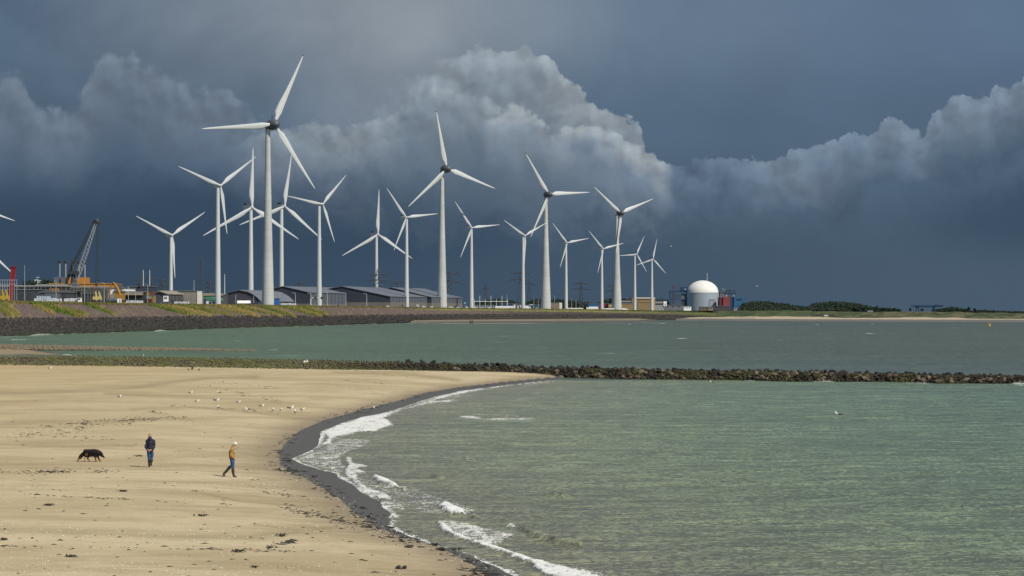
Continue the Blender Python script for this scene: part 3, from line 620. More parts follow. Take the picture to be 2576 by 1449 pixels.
    for k in range(3):
        for x in xs: d = np.interp(x, A2[:, 0], A2[:, 4]) + 30 if k == 0 else (6000 if k == 1 else 40000); V.append((WX(x, d), d, 10.1 if k < 2 else 8.4))
    tag(soup('ground', V, grid_faces(3, len(xs)), mat('ground_grass', C(.06, .07, .035), .95, .3, .02, col2=C(.12, .10, .07)), False), kind='structure')
build_far_land()

# ------------------------------------------------------------------ near groyne: boulders one by one, rubble core
def boulder_mesh(name, seed, m, sub=2):
    bm = bmesh.new(); bmesh.ops.create_icosphere(bm, subdivisions=sub, radius=.5); r = random.Random(seed)
    pl = [(Vector((r.gauss(0, 1), r.gauss(0, 1), r.gauss(0, 1))).normalized(), r.uniform(.26, .42)) for _ in range(9)]
    sc = (r.uniform(.9, 1.35), r.uniform(.7, 1.0), r.uniform(.6, .85))
    for v in bm.verts:
        for n, k in pl:
            dd = v.co.dot(n)
            if dd > k: v.co -= n * (dd - k)
        v.co += v.co.normalized() * (mnoise.noise(v.co * 3 + Vector((seed, 0, 0))) * .06)
        v.co = Vector((v.co.x * sc[0], v.co.y * sc[1], v.co.z * sc[2]))
    me = bpy.data.meshes.new(name); bm.to_mesh(me); bm.free(); me.materials.append(m); return me
def stone_mat(name, a, b, moss=.5, spec=.25):
    m = bpy.data.materials.new(name); m.use_nodes = True; t = NT(m.node_tree); p = t.n['Principled BSDF']
    n = t.n.new('ShaderNodeObjectInfo').outputs['Random']; pos = t.pos(); n1 = t.noise(pos, 2.2, 5, .7); n2 = t.noise(pos, .35, 3, .5)
    c = t.mix(t.ss(t.add(t.mul(n1, .7), t.mul(n, .5)), .35, .8), a, b); c = t.mix(t.mul(t.ss(n2, .45, .62), moss), c, C(.085, .085, .025))
    if name == 'weedy_stone': lf = t.ss(t.sep(pos)[0], -8, -34); c = t.mix(t.mul(lf, t.mul(t.ss(n1, .35, .6), .75)), c, C(.21, .175, .11)); c = t.mix(t.mul(lf, t.mul(t.ss(n2, .42, .6), .65)), c, C(.12, .135, .03))
    t.put(p.inputs['Base Color'], c); p.inputs['Roughness'].default_value = .85; p.inputs['Specular IOR Level'].default_value = spec
    t.put(p.inputs['Normal'], t.bump(n1, .5, .1)); return m
st_brown = stone_mat('groyne_stone', C(.022, .018, .014), C(.14, .108, .076), .25); st_dark = stone_mat('crest_stone', C(.010, .010, .011), C(.038, .034, .033), .12)
st_moss = stone_mat('weedy_stone', C(.022, .019, .013), C(.12, .092, .06), .4)
GD = (GR_B - GR_A) / np.linalg.norm(GR_B - GR_A); GN = np.array([-GD[1], GD[0]])
if GN[1] < 0: GN = -GN
GL = float(np.linalg.norm(GR_B - GR_A))
def groyne_w(t): return np.interp(t, [0, 40, 75, 100, GL], [34, 24, 12, 7.5, 6.5])       # width at distance t along the line
def groyne_h(t, u):   # u 0..1 across
    hz = np.interp(t, [0, 60, 90, GL], [1.15, 1.1, 1.2, 1.0]); base = float(beach_base(t))
    return base + (hz) * np.interp(u, [0, .28, .42, .5, .8, 1], [.0, .8, .85, .9, .85, .0])
def beach_base(t): return np.interp(t, [0, 50, 76, 84, GL], [.65, .62, .3, 0, -.15])
def gpt(t, u): q = GR_A + GD * t + GN * (u * groyne_w(t)); return q
def build_groyne():
    tt = np.arange(-60, GL + 60, .8); uu = np.linspace(0, 1, 12); V = []
    for u in uu:
        for t_ in tt: q = gpt(t_, u); V.append((q[0], q[1], groyne_h(t_, u) + (rng.random() - .5) * .35 - .25))
    core = soup('groyne', V, grid_faces(len(uu), len(tt)), st_moss, False); tag(core, 'long low groyne of piled boulders crossing from the beach into the sea', 'groyne')
    protoB = [boulder_mesh('boulder', i, st_brown) for i in range(9)]; protoD = [boulder_mesh('boulder', 40 + i, st_dark) for i in range(6)]
    n = 0; t_ = 70.0
    def put(me, q, z, s, lab, grp):
        o = bpy.data.objects.new('boulder', me); COL.objects.link(o); o.location = (q[0], q[1], z); o.scale = (s * rng.uniform(.85, 1.25), s, s * rng.uniform(.8, 1.1)); o.rotation_euler = rng.uniform(-.6, .6), rng.uniform(-.6, .6), rng.uniform(0, 6.28); tag(o, lab, 'boulder', grp)
    for i in range(135):   # dark back row
        t_ = 58 + (GL + 6 - 58) * i / 135 + rng.normal(0, .15); 
        if t_ < 74 and rng.random() < .45: continue
        put(protoD[rng.integers(6)], gpt(t_, rng.uniform(.80, .93)), groyne_h(t_, .7) + rng.uniform(-.05, .2), rng.uniform(.55, 1.0), 'blackish block in the dark back row along the top of the near groyne', 'dark blocks along the groyne top')
    for i in range(175):   # front face, biggest stones
        t_ = 72 + (GL + 4 - 72) * rng.random(); u = rng.uniform(.0, .3)
        put(protoB[rng.integers(9)], gpt(t_, u), groyne_h(t_, u) + rng.uniform(-.05, .15), rng.uniform(.55, .95), 'brown angular boulder piled on the seaward front face of the near groyne', 'brown boulders on the groyne face')
    # the many smaller stones as one mass
    V, Fq = [], []; lowres = []
    for i in range(10):
        me = boulder_mesh('rubble', 80 + i, st_brown, 1); lowres.append((np.array([v.co[:] for v in me.vertices]), np.array([p.vertices[:] for p in me.polygons]))); bpy.data.meshes.remove(me)
    off = 0
    for k in range(13000):
        t_ = rng.uniform(-8, GL + 40); u = rng.uniform(-.03, 1.0) if k % 2 else rng.uniform(-.02, .45)
        s = rng.uniform(.25, .5) if t_ < 55 else rng.uniform(.3, .65)
        if t_ < 85: s *= .75
        if u > .42 and u < .6 and t_ > 70: s *= .45
        v, f = lowres[rng.integers(10)]; a = rng.uniform(0, 6.28); R = np.array(Matrix.Rotation(a, 3, 'Z') @ Matrix.Rotation(rng.uniform(-.7, .7), 3, 'X')); q = gpt(t_, u)
        V.append(v @ R.T * s + [q[0], q[1], groyne_h(t_, u) + rng.uniform(-.1, .12)]); Fq.append(f + off); off += len(v)
    tag(soup('rubble', np.concatenate(V), np.concatenate(Fq), st_moss), kind='stuff')
    # far groyne: low bank of brown stones that sinks into the sea
    V, Fq = [], []; off = 0
    A, B = np.array(flat(-120, 878, .3)), np.array(flat(640, 882.4, 0)); dl = B - A; L = np.linalg.norm(dl); dl /= L; nn = np.array([-dl[1], dl[0]]); nn = nn if nn[1] > 0 else -nn
    for k in range(9000):
        t_ = L * (rng.random() ** 1.0); f = t_ / L; w = np.interp(f, [0, .35, .7, 1], [26, 14, 7, 1.5]); u = rng.random(); hz = np.interp(f, [0, .3, .7, 1], [1.2, .9, .45, .0]) * math.sin(math.pi * min(u * .9 + .08, 1)); q = A + dl * t_ + nn * u * w
        v, fc = lowres[rng.integers(10)]; s = rng.uniform(.4, .95); R = np.array(Matrix.Rotation(rng.uniform(0, 6.28), 3, 'Z') @ Matrix.Rotation(rng.uniform(-.7, .7), 3, 'X'))
        V.append(v @ R.T * s + [q[0], q[1], hz - .05 + rng.uniform(-.1, .1)]); Fq.append(fc + off); off += len(v)
    o = soup('stone_bank', np.concatenate(V), np.concatenate(Fq), stone_mat('bank_stone', C(.06, .05, .034), C(.17, .14, .095), .1)); tag(o, 'low brown stone bank behind the groyne that sinks under the water', 'stone bank')
build_groyne()

# ------------------------------------------------------------------ wind turbines
YAW = R_(30)
def blade_mb(Rr, stout):
    mb = MB(); rings = []
    pr = [(.02 if not stout else .055, .040, .040, 0), (.06, .040, .040, 0), (.12, .058, .034, .004), (.17 if stout else .20, .088 if stout else .082, .026, .012), (.28, .080 if stout else .078, .020, .012), (.45, .058, .014, .006), (.65, .040, .009, .002), (.82, .027, .006, 0), (.93, .018, .004, 0), (.985, .010, .003, 0), (1.0, .004, .002, 0)]
    for r, ch, th, offc in pr:
        n = 10; ring = []
        for j in range(n):
            a = 2 * math.pi * j / n; cx = ch / 2 * math.cos(a) + offc; cy = th / 2 * math.sin(a) * (1 if math.cos(a) > -.3 else .7); tw = .30 * (1 - r); ring.append(((cx * math.cos(tw) - cy * math.sin(tw)) * Rr, (cx * math.sin(tw) + cy * math.cos(tw)) * Rr, r * Rr))
        rings.append(ring)
    return mb.loft(rings)
def turbine(kind, hub, base, d, tips, widths, label, group):
    ax = Vector((math.sin(YAW), -math.cos(YAW), 0)); e1 = Vector((math.cos(YAW), math.sin(YAW), 0)); up = Vector((0, 0, 1))
    mpp = d / F; hubp = W(hub[0], hub[1], d); gz = 9.3
    th, Rs = [], []
    for i, (tx, ty) in enumerate(tips):
        dx, dy = (tx - hub[0]) / math.cos(YAW), -(ty - hub[1]); a = math.atan2(dy, dx); th.append(a); Rs.append(math.hypot(dx, dy) * mpp)
    Rr = sorted(Rs)[len(Rs) // 2]; Rr = sum(Rs) / len(Rs)
    c = sum(cmath_u((a - th[0] + math.pi / 3) % (2 * math.pi / 3) - math.pi / 3 for a in th)) / len(th); t0 = th[0] + c
    bx = WX(base[0], d); big = kind == 'big'; ov = .11 * Rr if not big else .0 * Rr
    root = thing('wind_turbine', (bx, d, gz), label, 'wind turbine', group)
    loc = lambda v: Vector(v) - Vector((bx, d, gz))
    hz = hubp.z - gz; wb, wt = widths[0] * mpp / 2, widths[1] * mpp / 2
    top = hz - .045 * Rr
    fr = [0, .12, .25, .36, .5, .65, .8, 1]; pw = 1.35 if big else 1.0
    prof = [(wt + (wb - wt) * (1 - f) ** pw, top * f) for f in fr]
    tm = MB()
    if big:   # cast rings with fine joints
        prof = [(wt + (wb - wt) * (1 - f) ** pw, top * f) for f in np.linspace(0, 1, 16)]
    tm.lathe(prof, n=28); tw = tm.build('tower', conc if big else white, root, True)
    cc = loc(hubp) + (ax * (.03 * Rr) if big else Vector((0, 0, 0))); body = cc - ax * ov                       # hub centre, nacelle behind it
    m3 = Matrix((e1, -ax, up)).transposed()                  # local x=e1, y=-axis(back), z=up
    if big:
        s = .145 * Rr; nb = MB(); pr = [(.02, -.35), (.30, -.32), (.44, -.15), (.50, .10), (.49, .40), (.40, .75), (.22, 1.0), (.03, 1.08)]
        nb.loft([[cc + m3 @ Vector((s * r * math.cos(2 * math.pi * j / 18), s * y + .02 * Rr, s * r * math.sin(2 * math.pi * j / 18))) for j in range(18)] for r, y in pr]); nb.build('nacelle', egg, root, True)
        hb = MB(); pr = [(.02, -.95), (.20, -.88), (.36, -.68), (.45, -.42), (.47, -.18), (.42, -.02)]
        hb.loft([[cc + m3 @ Vector((s * r * math.cos(2 * math.pi * j / 18), s * y + .035 * Rr, s * r * math.sin(2 * math.pi * j / 18))) for j in range(18)] for r, y in pr]); hub_o = hb.build('hub', egg, root, True)
        an = MB(); q = cc + m3 @ Vector((0, s * .5, s * .5)); an.bar(q, q + Vector((0, 0, s * .3)), .12); an.bar(q + m3 @ Vector((s * .1, 0, 0)), q + m3 @ Vector((s * .1, 0, s * .3)), .12); an.bar(q + m3 @ Vector((0, 0, s * .3)), q + m3 @ Vector((s * .1, 0, s * .3)), .12); an.build('wind_sensor', dark, root)
        em = MB(); em.lathe([(wt * 1.06, top - .02 * Rr), (wt * 1.06, top + .015 * Rr)], n=20); em.build('tower_collar', egg, root, True)
    else:
        s = .065 * Rr; L0, L1 = .05 * Rr, .30 * Rr; nb = MB()
        def sec(y, w, h0, h1): return [cc + m3 @ Vector((x, y, z)) for x, z in ((-w, h0), (w, h0), (w * 1.0, h1 * .7), (w * .8, h1), (-w * .8, h1), (-w, h1 * .7))]
        nb.loft([sec(L0, s * .5, -s * .5, s * .45), sec(L0 + .03 * Rr, s * .6, -s * .65, s * .6), sec(L1 * .8, s * .62, -s * .65, s * .7), sec(L1, s * .5, -s * .35, s * .62)]); nc = nb.build('nacelle', white, root)
        cl = MB(); cl.loft([[cc + m3 @ Vector((x, y, z)) for x, z in ((-s * .45, s * .72), (s * .45, s * .72), (s * .45, s * 1.2), (-s * .45, s * 1.2))] for y in (L1 * .62, L1 * .92)]); cl.build('cooler', dark, root)
        hb = MB(); pr = [(.02, -.75), (.25, -.68), (.42, -.40), (.48, -.05), (.46, .40), (.40, .60)]
        hb.loft([[cc + m3 @ Vector((s * r * math.cos(2 * math.pi * j / 16), s * y + .015 * Rr, s * r * math.sin(2 * math.pi * j / 16))) for j in range(16)] for r, y in pr]); hb.build('hub', white, root, True)
    for k in range(3):
        a = t0 + k * 2 * math.pi / 3; rad = e1 * math.cos(a) + up * math.sin(a); tang = -(rad.cross(ax)).normalized()
        mb = blade_mb(Rr, big); M = Matrix((tang, -ax, rad)).transposed(); mb.v = [tuple(cc + M @ Vector(v)) for v in mb.v]; b = mb.build('blade', bladew if big else white, root, True)
        if big and k == 0:
            tp = MB(); tp.v = []; tp.ell((0, 0, 0), (.006 * Rr, .005 * Rr, .012 * Rr), 8, 6); tp.v = [tuple(cc + M @ (Vector(v) + Vector((0, 0, Rr * .992)))) for v in tp.v]; tp.build('blade_tip', dark, b)
    return root
def cmath_u(g): return list(g)
BG, SG, VG = 'large turbines with grey rounded hubs along the dike', 'small white turbines in the row behind the dike', 'tall slender turbines beyond the halls'
turbine('big', (687, 313), (674, 768), 1420, [(751, 143), (511, 325), (790, 473)], (32, 12), 'largest grey-hubbed wind turbine, its tower the thickest, beside the curved dark hall', BG)
turbine('big', (1122, 425), (1112, 774), 2160, [(1094, 279), (1245, 476), (1033, 520)], (26, 9.5), 'grey-hubbed turbine standing at the right end of the long pitched-roof hall', BG)
turbine('big', (1379, 489), (1373, 778), 2400, [(1321, 389), (1487, 487), (1339, 597)], (27, 8.5), 'grey-hubbed turbine beside the tan box building, one blade level to the right', BG)
turbine('big', (1561, 536), (1552, 781), 2590, [(1491, 471), (1642, 502), (1551, 642)], (25, 7), 'shortest grey-hubbed turbine, nearest to the brown and tan buildings', BG)
turbine('small', (555, 467), (548, 768), 1322, [(451, 420), (636, 399), (574, 589)], (15.5, 8.5), 'white turbine rising beside the concrete block and white container', SG)
turbine('small', (812, 514), (803, 769), 1580, [(726, 491), (862, 440), (841, 613)], (14, 7), 'white turbine in front of the left gable end of the long hall', SG)
turbine('small', (1022, 547), (1023, 774), 2040, [(979, 475), (1106, 543), (1002, 632)], (12, 6), 'white turbine in front of the long side of the pitched-roof hall', SG)
turbine('small', (1187, 573), (1186, 777), 2200, [(1147, 510), (1263, 570), (1165, 649)], (11.5, 5.5), 'white turbine beside the blue sign past the end of the halls', SG)
turbine('small', (1321, 593), (1316, 777), 2330, [(1266, 557), (1375, 566), (1322.6, 670)], (10.5, 5), 'white turbine whose lower blade hangs along its own tower, half hiding a pylon', SG)
turbine('small', (1427, 611), (1424, 778), 2440, [(1389, 562), (1484, 603), (1412, 675)], (9.5, 4.6), 'white turbine just right of the tan box building', SG)
turbine('small', (1518, 626), (1514, 780), 2520, [(1480, 582), (1572, 614), (1505.7, 686.7)], (9, 4.4), 'white turbine whose blade crosses in front of the shortest grey-hubbed tower', SG)
turbine('small', (1602, 640), (1597, 781), 2650, [(1621, 590), (1562, 643), (1629, 689)], (8.5, 4), 'white turbine in front of the left corner of the flat tan building', SG)
turbine('small', (1643, 652), (1640, 782), 2700, [(1652, 600), (1600, 666), (1678, 689)], (8.5, 3.8), 'smallest white turbine, nearest to the domed reactor', SG)
turbine('tall', (433, 592), (430, 760), 1700, [(349, 545), (513, 539), (447, 700)], (11.5, 6), 'white turbine rising behind the plain concrete block', VG)
turbine('tall', (634, 522), (631, 768), 2100, [(639, 380), (520, 591), (758, 600)], (15, 8.5), 'slender turbine seen just left of the thickest tower, one blade straight up', VG)
turbine('tall', (716, 519), (708, 760), 2150, [(726, 381), (613, 570), (798, 608)], (13, 8.5), 'slender turbine seen just right of the thickest tower', VG)
turbine('tall', (951, 590), (947, 760), 2700, [(953, 477), (868, 642), (1040, 653)], (10, 6.5), 'slender turbine standing behind the lattice pylon and the long hall', VG)
turbine('tall', (-78, 515), (-86, 760), 1700, [(34, 558), (-150, 600), (-95, 395)], (13, 7), 'turbine off the left edge with one upper blade tip showing', VG)
turbine('tall', (-52, 612), (-60, 760), 1600, [(38, 686), (-160, 650), (-28, 500)], (12, 7), 'turbine off the left edge with a lower blade behind the red crane boom', VG)

# ------------------------------------------------------------------ pylons, masts, poles
GZ = 10.1
def lattice(mb, x, y, z0, z1, w0, w1, r, n=6):
    pts = []
    for i in range(n + 1):
        f = i / n; f = 1 - (1 - f) ** 1.25; w = (w0 + (w1 - w0) * f) / 2; z = z0 + (z1 - z0) * f; pts.append([Vector((x + a * w, y + b * w, z)) for a, b in ((-1, -1), (1, -1), (1, 1), (-1, 1))])
    for i in range(n):
        for j in range(4):
            k = (j + 1) % 4; mb.bar(pts[i][j], pts[i + 1][j], r); mb.bar(pts[i][j], pts[i + 1][k], r * .7); mb.bar(pts[i][k], pts[i + 1][j], r * .7); mb.bar(pts[i][j], pts[i][k], r * .6)
def pylon(px, ptop, d, arms, label, w0=None, col=None):
    X = WX(px, d); zt = WZ(ptop, d); h = zt - GZ; root = thing('pylon', (X, d, GZ), label, 'pylon', 'lattice power pylons'); r = max(.16, d * .00011)
    mb = MB(); lattice(mb, 0, 0, 0, h * .93, w0 or h * .16, h * .035, r, 8); mb.bar((0, 0, h * .9), (0, 0, h), r); mb.build('lattice_mast', col or steel, root)
    for yy, xl, xr, dep in arms:
        a = MB(); z = WZ(yy, d) - GZ; L, Rg = WX(xl, d) - X, WX(xr, d) - X; dz = dep * d / F; k = 6
        for side in (L, Rg):
            for i in range(k): x0, x1 = side * i / k, side * (i + 1) / k; t0, t1 = dz * (1 - i / k), dz * (1 - (i + 1) / k); a.bar((x0, 0, z), (x1, 0, z), r); a.bar((x0, 0, z + t0), (x1, 0, z + t1), r * .8); a.bar((x0, 0, z + t0), (x1, 0, z), r * .5)
        a.build('crossarm', col or steel, root)
        for f in (1, .55, -.55, -1):
            x = Rg * f if f > 0 else -L * f; b = MB(); b.bar((x, 0, z), (x, 0, z - .055 * h), r * .9); b.build('insulator', col or steel, root)
    return root
PY = [(952, 668, 2150, [(690, 925, 978, -4.5), (706, 919, 985, 3.5)], 'big lattice pylon with two wide crossarms in front of the long hall', 22),
 (1132, 676, 2700, [(688, 1112, 1157, 4), (709, 1106, 1161, 4)], 'lattice pylon right beside the tower at the end of the halls'),
 (1000, 704, 3400, [(712, 984, 1016, 3)], 'faint far pylon seen above the long hall roof'),
 (1222, 712, 3400, [(726, 1212, 1232, 3)], 'far pylon standing alone behind the white gantry'),
 (1309, 679, 2800, [(688, 1287, 1331, 4), (704, 1283, 1335, 4)], 'lattice pylon half hidden behind a white turbine tower'),
 (1331, 706, 3500, [(714, 1318, 1342, 3)], 'smaller pylon close right of a white turbine tower'),
 (1462, 705, 3000, [(713, 1443, 1480, 3), (727, 1439, 1483, 3)], 'lattice pylon standing clear against the sky above the trees'),
 (1543, 713, 3000, [(719, 1527, 1560, 3), (732, 1523, 1565, 3)], 'lattice pylon half hidden behind the shortest grey-hubbed turbine'),
 (352, 696, 3000, [(704, 340, 364, 3), (716, 336, 368, 3)], 'far pylon behind the left one of two white poles'), (380, 694, 2900, [(701, 366, 394, 3), (716, 362, 398, 3)], 'far pylon right of the two white poles'),
 (410, 698, 3200, [(706, 397, 423, 3), (719, 394, 426, 3)], 'far pylon left of the white turbine behind the concrete block'), (526, 701, 3300, [(713, 513, 540, 3), (724, 512, 541, 3)], 'far pylon above the dark halls left of the white turbine'),
 (753, 701, 3300, [(714, 740, 768, 3)], 'far pylon above the middle hall roof')]
for p in PY: pylon(p[0], p[1], p[2], p[3], p[4], *(p[5:]))
def pole(px, y0, y1, d, w, label, name='pole', m=None, cat='pole', arm=None, grp=None, lampm=None):
    X = WX(px, d); z1 = WZ(y0, d); z0 = WZ(y1, d) if y1 else GZ; r = w * d / F / 2; root = thing(name, (X, d, z0), label, cat, grp); mm = m or galv
    mb = MB(); h = z1 - z0; mb.tube([(0, 0, 0), (0, 0, h * .5), (0, 0, h)], [r * 1.2, r, r * .7], 8); mb.build('post', mm, root)
    if arm: 
        a = MB(); L = arm * d / F; a.tube([(0, 0, h), (L * .3, 0, h + abs(L) * .18), (L, 0, h + abs(L) * .22)], r * .6, 6); ao = a.build('arm', mm, root); l = MB(); l.box(min(L, L * 1.25), max(L, L * 1.25), -.25, .25, h + abs(L) * .16, h + abs(L) * .24); l.build('lamp_head', mm, root)
    return root
for px in (360.5, 376.5):
    r = pole(px, 679, None, 2000, 2.6, ('left' if px < 370 else 'right') + ' one of the twin tall white line poles behind the container stacks', 'line_pole', white, 'pole'); h = WZ(679, 2000) - GZ
    for z in (h, h - 30 * 2000 / 6082 * .75, h - 15):
        a = MB(); a.bar((-4.2, 0, z), (4.2, 0, z), .22); a.build('crossarm', steel, r)
pole(565, 690, None, 1900, 2.4, 'single tall white line pole behind the green arched shed', 'line_pole', white, 'pole'); pole(488, 705, None, 1900, 1.6, 'thin grey mast rising behind the plain concrete block', 'mast')
mb = MB(); d = 2600; lattice(mb, 0, 0, 0, WZ(650, d) - GZ, 4, 1.4, .2, 12); mb.bar((0, 0, WZ(650, d) - GZ), (0, 0, WZ(646, d) - GZ), .25); o = mb.build('radio_mast', steel, None, loc=(WX(507, d), d, GZ)); tag(o, 'slim lattice radio mast rising high between two white turbines', 'mast')
mb = MB(); d = 3300; lattice(mb, 0, 0, 0, WZ(718, d) - GZ, 5, 2.2, .22, 8); mb.box(-2.2, 2.2, -2, 2, WZ(719, d) - GZ, WZ(717, d) - GZ); o = mb.build('lattice_tower', mat('red_steel', C(.12, .07, .09)), None, loc=(WX(1694.5, d), d, GZ)); tag(o, 'small reddish lattice tower above the blue portal frame', 'tower')
# conductors
def wires(a, b, sag, label, n=3, dz=7, r=.10):
    mb = MB()
    for k in range(n):
        for sx in (-1, 1):
            A, B = W(*a) + Vector((sx * 8, 0, -k * dz)), W(*b) + Vector((sx * 8, 0, -k * dz)); pts = []
            for i in range(9): f = i / 8; p = A.lerp(B, f); p.z -= sag * 4 * f * (1 - f); pts.append(p)
            mb.tube(pts, r, 3)
    tag(mb.build('power_line', steel), label, 'power line', 'power lines between pylons')
wires((985, 706, 2150), (1132, 690, 2700), 14, 'sagging power cables from the big pylon to the next one', 2, 10); wires((1132, 690, 2700), (1309, 690, 2800), 14, 'sagging power cables between the pylons beside the thick tower', 2, 8)
wires((1309, 690, 2800), (1462, 714, 3000), 10, 'sagging power cables above the dark tree line', 2, 8); wires((1462, 714, 3000), (1543, 720, 3000), 6, 'short span of power cables toward the shortest grey-hubbed turbine', 2, 8)
wires((1543, 720, 3000), (1700, 728, 3300), 8, 'power cables running toward the blue portal frame', 1, 8); wires((410, 706, 3200), (526, 713, 3300), 12, 'faint power cables above the concrete block', 2, 8); wires((150, 700, 3000), (352, 705, 3000), 12, 'faint power cables behind the crane', 2, 8); wires((526, 713, 3300), (753, 714, 3300), 14, 'faint power cables behind the curved hall', 2, 8)
# street lamps on the crest road
for px, yt, lab in ((743, 737, 'lamp post at the edge of the container yard left of the goalpost frame'), (782, 738, 'lamp post directly behind the white goalpost frame'), (824, 735, 'lamp post just right of the white turbine at the hall gable'), (870, 737, 'lamp post in front of the middle of the dark gable wall'), (922.5, 739, 'lamp post just left of the big lattice pylon')):
    pole(px, yt + 1, 771, 1490 + (px - 743) * 1.5, 1.5, lab, 'street_lamp', galv, 'street lamp', arm=-7, grp='lamp posts along the dike road')
for px, yt, ar, d, lab in ((371.5, 716, -6, 1150, 'curved lamp post in front of the stacked containers'), (62, 667, 0, 1000, 'tall thin floodlight mast right of the red crane boom'), (141, 707, -5, 975, 'curved lamp post over the pipe rack under the chimneys'), (213, 711, -4, 1015, 'lamp post in front of the orange hall block'), (262, 712, -6, 1055, 'curved lamp post at the right end of the orange hall'), (323, 721, -3, 1090, 'lamp post right of the arched digger arm'), (341, 737, 0, 1110, 'short lantern among the white bags'), (390, 741, 0, 1150, 'short lantern in front of the small gabled shed'), (638, 743, 0, 1400, 'short lamp post beside the arched white tank'), (593, 743, 2, 1400, 'lamp post left of the arched white tank')):
    pole(px, yt, 762, d, 1.2, lab, 'street_lamp', galv, 'street lamp', arm=ar or None, grp='lamp posts in the yard')
d = 1530; root = thing('goalpost_frame', (WX(782, d), d, WZ(770, d)), 'white goalpost-shaped height barrier over the dike road with round signs', 'barrier frame'); mb = MB(); X0 = 0; hh_ = 22 * d / F
mb.box(-.35, .35, -.2, .2, 0, hh_); mb.box(-.35, 28 * d / F, -.2, .2, hh_ - .6, hh_ - .0); mb.build('beam', white, root)
for k in (.42, 1.0):
    m2 = MB(); m2.lathe([(.9, 0), (.9, .2)], n=14); m2.v = [(x + k * 28 * d / F, z - .4, y + hh_ - .4) for x, y, z in m2.v]; m2.build('round_sign', dark, root)

# ------------------------------------------------------------------ halls and buildings
def hall(xl, xp, xr, ye_l, yp, ye_r, dR, L, label, plinthh=3.0, openl=False, base=None, roofm=None, wallm=None, sidem=None, arch=None):
    sl = -.235; XR = WX(xr, dR); n = Vector((1, sl, 0))
    def px_to(px):  # point on the gable plane seen at px
        k = (px - CX) / F; dd = (dR - sl * XR) / (1 - sl * k); return k * dd, dd
    Lx, Ly = px_to(xl); Px, Py = px_to(xp); zl, zp, zr = WZ(ye_l, Ly), WZ(yp, Py), WZ(ye_r, dR)
    V = Vector((.2285, .9735, 0)) * L; o = Vector((XR, dR, GZ)); root = thing('industrial_hall', o, label, 'hall', 'industrial halls behind the dike')
    Q = lambda x, y, z: Vector((x, y, z)) - o
    prof = [Q(Lx, Ly, zl)] + ([Q(*px_to(a), WZ(b, px_to(a)[1])) for a, b in arch] if arch else [Q(Px, Py, zp)]) + [Q(XR, dR, zr)]
    wz = GZ + plinthh
    g = MB(); front = [Q(Lx, Ly, wz)] + prof + [Q(XR, dR, wz)]; b = len(g.v); g.prism([p for p in front], 0, Vector((0, .25, 0)) ); back = [p + V for p in front]; g.build('gable_wall', wallm or hallwall, root); g = MB(); g.prism(back, 0, Vector((0, .25, 0))); g.build('rear_wall', wallm or hallwall, root)
    s = MB(); u = Vector((1, sl, 0)).normalized()
    for P0 in (front[0], front[-1]):
        s.prism([P0, P0 + V, Vector(((P0 + V).x, (P0 + V).y, (zl if P0 is front[0] else zr) - GZ)), Vector((P0.x, P0.y, (zl if P0 is front[0] else zr) - GZ))], 0, u * (.2 if P0 is front[0] else -.2))
    s.build('side_wall', sidem or hallside, root)
    pb = MB(); A, B = Q(Lx, Ly, GZ - .5), Q(XR, dR, GZ - .5); pw = plinthh + .5
    for P0, P1 in ((A, B), (A + V, B + V), (A, A + V), (B, B + V)):
        dv = (P1 - P0).normalized(); nv = Vector((-dv.y, dv.x, 0)) * .15; pb.prism([P0 - nv - dv * .2, P0 + nv - dv * .2, P1 + nv + dv * .2, P1 - nv + dv * .2], 0, (0, 0, pw))
    pb.build('plinth', plinth, root)
    rf = MB(); 
    for p0, p1 in zip(prof[:-1], prof[1:]):
        e = (p1 - p0).normalized() * .5; ov = V.normalized() * .8; up = Vector((0, 0, .25)); a, b_ = p0 + up - e, p1 + up + e; rf.prism([a - ov, b_ - ov, b_ - ov + Vector((0, 0, .3)), a - ov + Vector((0, 0, .3))], 0, V + ov * 2)
    rf.build('roof', roofm or hallroof, root)
    # sheet joints and doors on the long side
    sd = MB(); Bf = Q(XR, dR, GZ) + u * .1; vn = V.normalized(); n_ = max(4, int(L / 9))
    for i in range(n_ + 1):
        q = Bf + vn * (L * i / n_); sd.bar(q + Vector((0, 0, .2)), q + Vector((0, 0, zr - GZ - .5)), .18)
    sd.build('downpipe', dark, root)
    for f in (.3, .75):
        q = Bf + vn * L * f + u * .12; dr = MB(); dr.prism([q, q + vn * 4, q + vn * 4 + u * .12, q + u * .12], 0, (0, 0, 4.5)); dr.build('door', dark, root)
    gl = B - A
    for f in (.2, .42, .55, .8):
        q = A + gl * f + Vector((0, -.45, .5)); dr = MB(); dr.box(q.x - 1.1, q.x + 1.1, q.y - .1, q.y + .1, q.z, q.z + 3); dr.build('door', dark, root)
    return root
hall(748, 861, 981, 741, 721.7, 746.8, 1990, 115, 'largest dark hall, wide gable end with brown plinth and a long grey roof', 6.5)
hall(900, 985, 1085, 748, 724.5, 748.5, 2125, 110, 'hall with a long grey roof behind and right of the largest hall', 6.5)
hall(650, 712, 779, 737, 721.6, 737, 1900, 95, 'dark gabled hall half hidden behind the thickest turbine tower', 5)
hall(735, 779.6, 826, 736, 723, 738, 2150, 90, 'hall whose roof just shows over the neighbouring hall left of the gable', 5)
hall(557, 602, 656, 755, 731.7, 758, 1460, 62, 'dark hall with a curved barrel roof at the foot of the thickest turbine', 1.5, arch=[(562, 748), (569, 742), (577, 737.5), (602, 731.7), (624, 735.5), (637, 742), (648, 750)], wallm=mat('curved_hall_wall', C(.055, .06, .075), .7, .2, .15, stretch=(1, 1, .2)), roofm=mat('curved_hall_roof', C(.14, .15, .18), .55, .15, .15, stretch=(1, .1, 1)))
